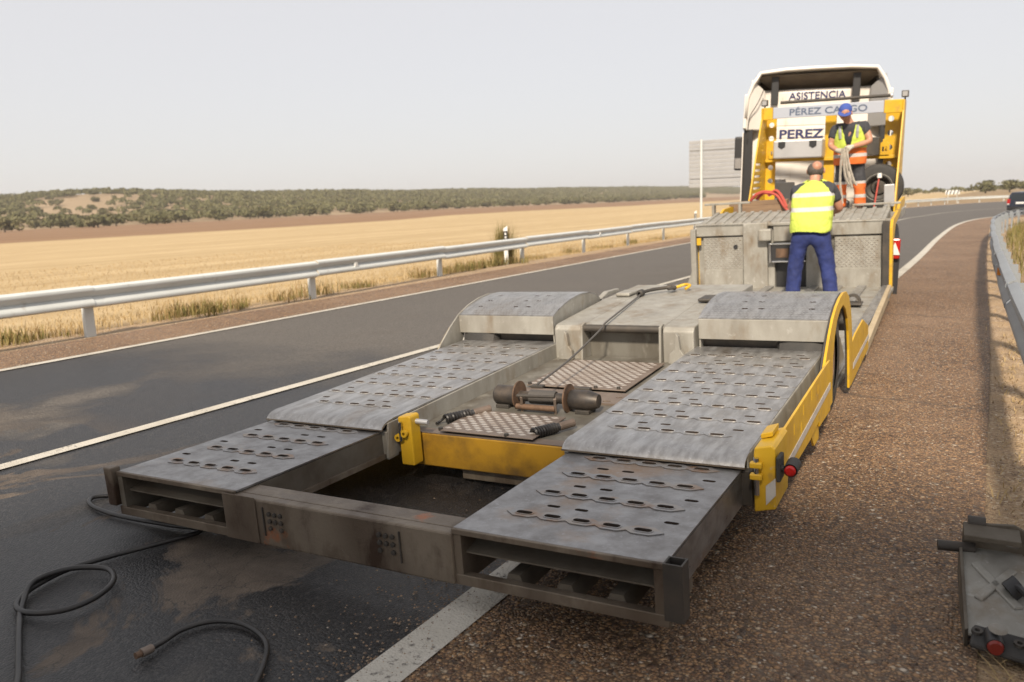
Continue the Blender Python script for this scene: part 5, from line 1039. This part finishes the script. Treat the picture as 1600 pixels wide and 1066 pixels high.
# ---------------------------------------------------------------- hoses on the road
def hose(label, pts, r=.0108, ends=()):
    o = empty('air_hose', label, 'hose'); MB().tube(spline(pts, 14), r, 10).build('tube', 'hose', o, smooth=True)
    for p, q in ends: MB().cyl(p, q, .015, .014, 12).build('fitting', 'rustplate', o, smooth=True); MB().cyl(Vector(p) + (Vector(p) - Vector(q)) * .5, p, .011, seg=10).build('coupling', 'rustdisc', o, smooth=True)
    return o
hose('long black air hose looping on the wet asphalt at far left', [(-3.50, 2.20, .20), (-3.62, 2.28, .10), (-3.80, 2.30, .02), (-3.90, 2.23, .013), (-3.82, 2.16, .013), (-3.62, 2.13, .013), (-3.42, 2.14, .013), (-3.2, 2.17, .013), (-3.02, 2.19, .013), (-3.06, 2.02, .013), (-3.13, 1.83, .014), (-3.17, 1.66, .014), (-3.13, 1.50, .014), (-3.04, 1.40, .016), (-2.93, 1.385, .02), (-2.82, 1.45, .026), (-2.80, 1.56, .03), (-2.86, 1.67, .035), (-2.99, 1.72, .036), (-3.12, 1.65, .036), (-3.14, 1.52, .034), (-3.02, 1.41, .014), (-2.85, 1.31, .013), (-2.68, 1.22, .013), (-2.5, 1.12, .013), (-2.35, 1.0, .013)], ends=(((-3.49, 2.19, .21), (-3.52, 2.215, .18)),))
hose('short black hose curling at the bottom left with brass coupling', [(-2.31, 1.44, .018), (-2.32, 1.50, .014), (-2.33, 1.58, .014), (-2.29, 1.66, .014), (-2.20, 1.70, .014), (-2.09, 1.69, .014), (-1.99, 1.645, .014), (-1.91, 1.56, .014), (-1.84, 1.46, .014), (-1.76, 1.34, .014), (-1.62, 1.22, .014)], r=.0092, ends=(((-2.31, 1.41, .02), (-2.31, 1.45, .018)),))

# ---------------------------------------------------------------- detached lamp bracket on the verge (lower right)
LB = empty('lamp_bracket', 'detached grey steel bracket with pressed cross and tail lamp lying on the gravel', 'bracket', (-.03, 2.69, .0), R(5)); LB.scale = (.78, .78, .78)
ptl = lambda x, y, z: (x, y, .05 + y * .20 - x * .02 + z)          # the plate leans up towards its far end
MB().prism([(0, 0), (.26, -.05), (.26, .56), (.2, .66), (.0, .60)], 'z', 0, .012).map(ptl).build('back_plate', 'galv', LB, bevel=.003)
for p, q in (((.045, .22), (.19, .46)), ((.19, .20), (.045, .47))): MB().bar((p[0], p[1], .016), (q[0], q[1], .016), .038, .014).map(ptl).build('pressed_rib', 'galv', LB, bevel=.006)
MB().prism([(-.012, -.01), (.0, 0), (.0, .60), (-.012, .6)], 'z', -.12, .03).map(ptl).build('side_flange', 'inner', LB)  # darker steel on the flanges paints in the shade over the bracket
MB().plate([(0, .0), (.2, 0), (.26, -.0), (.26, .11), (.20, .14), (0, .12)], [circ(.10, .06, .022), slot(.2, .05, .06, .03)], .60, .615, 'y').map(lambda x, y, z: ptl(x, y, z)).build('end_plate', 'inner', LB, bevel=.003)
MB().box(.0, .22, .50, .60, .10, .125).map(ptl).build('top_flange', 'inner', LB, bevel=.004)
MB().cyl((-.10, .565, .02), (.05, .58, .02), .022, seg=14).map(ptl).build('hinge_pin', 'dark', LB, smooth=True); MB().cyl((.02, .62, .12), (.09, .62, .12), .028, seg=12).map(ptl).build('bush', 'dark', LB, smooth=True)
MB().prism([(.0, -.09), (.22, -.14), (.22, .0), (.02, .03)], 'z', .012, .035).map(ptl).build('lamp_mount', 'rubber', LB, bevel=.01)
MB().cyl((.08, -.03, .05), (.085, -.11, .05), .030, .032, 18).map(ptl).build('lamp_body', 'black', LB, smooth=True); MB().cyl((.085, -.111, .05), (.086, -.122, .05), .029, .024, 18).map(ptl).build('lamp_lens', 'dark_red', LB, smooth=True); MB().lathe([(.06, .0), (.062, .024), (.056, .034)], 'z', (.095, -.06, .035), 16).map(ptl)  .build('white_lens', 'galv', LB, smooth=True)
for q in ((.03, -.02), (.17, -.05)): MB().lathe([(.035, .022), (.045, .02), (.045, .010), (.036, .008)], 'z', (q[0], q[1], 0), 14).map(ptl).build('bolt', 'dark', LB, smooth=True)
MB().box(.20, .26, -.12, .02, -.06, .09).map(ptl).build('foot_block', 'galv', LB, bevel=.006)
MB().tube([ptl(*p) for p in spline([(.15, .30, .05), (.2, .25, .07), (.25, .12, .06), (.30, .02, .02)], 6)], .014, 8).build('wiring', 'black', LB, smooth=True); MB().cyl((.16, .28, .03), (.2, .30, .06), .04, seg=14).map(ptl).build('wiring_boss', 'black', LB, smooth=True)

# ---------------------------------------------------------------- parked car at the far right
CA = empty('parked_car', 'dark blue hatchback car stopped beyond the right guardrail at picture edge', 'car', (.62, 52, .0), R(-22)); CA.scale = (.82, .82, .82)
side = [(-.0, .30), (-.04, .55), (-.02, .85), (.12, 1.28), (.30, 1.46), (1.6, 1.50), (2.5, 1.02), (3.6, .88), (3.95, .62), (3.98, .30)]
MB().prism(side, 'x', -.83, .83).map(lambda x, y, z: (x * (1 - .16 * max(0, (z - .9) / .6)), y, z)).build('body', 'carpaint', CA, bevel=.05, seg=3)
MB().hexa([(-.66, .028, .95), (.66, .028, .95), (.66, .045, .95), (-.66, .045, .95)], [(-.56, .165, 1.37), (.56, .165, 1.37), (.56, .185, 1.37), (-.56, .185, 1.37)]).map(lambda x, y, z: (x, y - .035, z)).build('rear_window', 'glass', CA)
for s in (-1, 1):
    MB().box(s * .72 - .09, s * .72 + .09, -.055, .12, .72, 1.02).build('tail_lamp', 'red', CA, bevel=.02); MB().box(s * .72 - .07, s * .72 + .07, -.06, -.056, .66, .72).build('reversing_lamp', 'lens_white', CA)
    MB().prism([(.45, 1.0), (.5, 1.36), (1.55, 1.4), (2.3, 1.02)], 'x', s * .80 - .02, s * .80 + .02).map(lambda x, y, z: (x * (1 - .13 * max(0, (z - .9) / .6)), y, z)).build('side_window', 'glass', CA)
    for y in (.75, 3.15): MB().lathe([(-.1, 0), (-.1, .28), (-.07, .31), (.07, .31), (.1, .28), (.1, 0)], 'x', (s * .75, y, .31), 24).build('wheel', 'rubber', CA, smooth=True)
MB().box(-.26, .26, -.075, -.06, .70, .82).build('number_plate', 'post_white', CA); MB().box(-.80, .80, -.07, .05, .28, .52).build('bumper', 'black', CA, bevel=.03)

# ---------------------------------------------------------------- added unseen trees behind the viewpoint, placed to shade the foreground
for k, (x, y, cxo, lab) in enumerate(((.9, -4.2, -.75, 'added leafy shade tree just beyond the right guardrail behind the viewpoint'), (2.2, -4.0, 0, 'second added leafy shade tree farther from the guardrail behind the viewpoint'))):
    RT = empty('added_shade_tree', lab, 'tree', (x, y, -.1), 0, 'added shade trees behind the viewpoint')
    link(D.objects.new('crown', crown_mesh('crown', 77 + k, 4200, 1.75, 3.6, .16, M['oak'])), RT).location = (cxo, .05, 3.15)
    tkb = MB().tube([(.15, 0, -.3), (.1, 0, 1.2), (cxo * .5, .05, 2.6), (cxo, .05, 4.4)], [.2, .16, .13, .05], 9)
    for a in range(6): tkb.tube([(cxo * .5, .04, 2.4 + .2 * a), (cxo + math.cos(a * 1.1) * .5, math.sin(a * 1.1) * .5, 3.3 + .2 * a), (cxo + math.cos(a * 1.1) * 1.2, math.sin(a * 1.1) * 1.2, 4.1 + .2 * a)], [.08, .05, .02], 6)
    tkb.build('trunk', 'bark', RT, smooth=True)

# ---------------------------------------------------------------- loose stones
gs = np.random.RandomState(61); n = 9000
px_ = np.concatenate([gs.uniform(-1.46, .25, n - 1800), gs.normal(-1.62, .22, 1200), gs.uniform(-3.4, -1.7, 600) * 0 - 1.62 + gs.normal(0, .12, 600)]); py_ = np.concatenate([1.2 + 5.5 * gs.uniform(0, 1, n - 1800) ** 1.5, gs.uniform(1.3, 4, 1200), gs.uniform(1.1, 2.6, 600)])
sz = gs.uniform(.0022, .0062, n); oc = np.array([[1, 0, 0], [0, 1, 0], [-1, 0, 0], [0, -1, 0], [0, 0, .75], [0, 0, -.4]])
vv = oc[None] * sz[:, None, None] * gs.uniform(.7, 1.35, (n, 6, 1)); th = gs.uniform(0, 6.28, n); c_, s_ = np.cos(th)[:, None], np.sin(th)[:, None]
vx = vv[..., 0] * c_ - vv[..., 1] * s_; vy = vv[..., 0] * s_ + vv[..., 1] * c_
vv = np.stack([vx + px_[:, None], vy + py_[:, None], vv[..., 2] + .006], 2).reshape(-1, 3); fo = np.array([[0, 1, 4], [1, 2, 4], [2, 3, 4], [3, 0, 4], [1, 0, 5], [2, 1, 5], [3, 2, 5], [0, 3, 5]])
lst_ = fast_mesh('loose_stones', vv, (np.arange(n)[:, None, None] * 6 + fo[None]).reshape(-1, 3), mat('loose_stone', (.20, .125, .07), .6, 0, var=((.32, .23, .15), 45, .45, .6), stain=((.10, .065, .045), 70, .5, .6), stain2=((.58, .52, .44), 90, .62, .68)), kind='stuff')
lst_['label'] = 'small loose brown stones scattered on the shoulder and line'; lst_['category'] = 'stones'

# ---------------------------------------------------------------- dusty summer air
hm = D.materials.new('haze_air'); hm.use_nodes = True; hn = hm.node_tree; hn.nodes.remove(hn.nodes['Principled BSDF'])
hv = hn.nodes.new('ShaderNodeVolumePrincipled'); hv.inputs['Color'].default_value = (.96, .92, .88, 1); hv.inputs['Density'].default_value = .00032; hv.inputs['Anisotropy'].default_value = .2
hn.links.new(hv.outputs[0], hn.nodes['Material Output'].inputs['Volume'])
ho = MB().box(-1150, 950, -340, 1850, -6.5, 34).build('haze', hm); ho['kind'] = 'stuff'; ho['label'] = 'thin dusty haze in the summer air over the fields'; ho['category'] = 'haze'
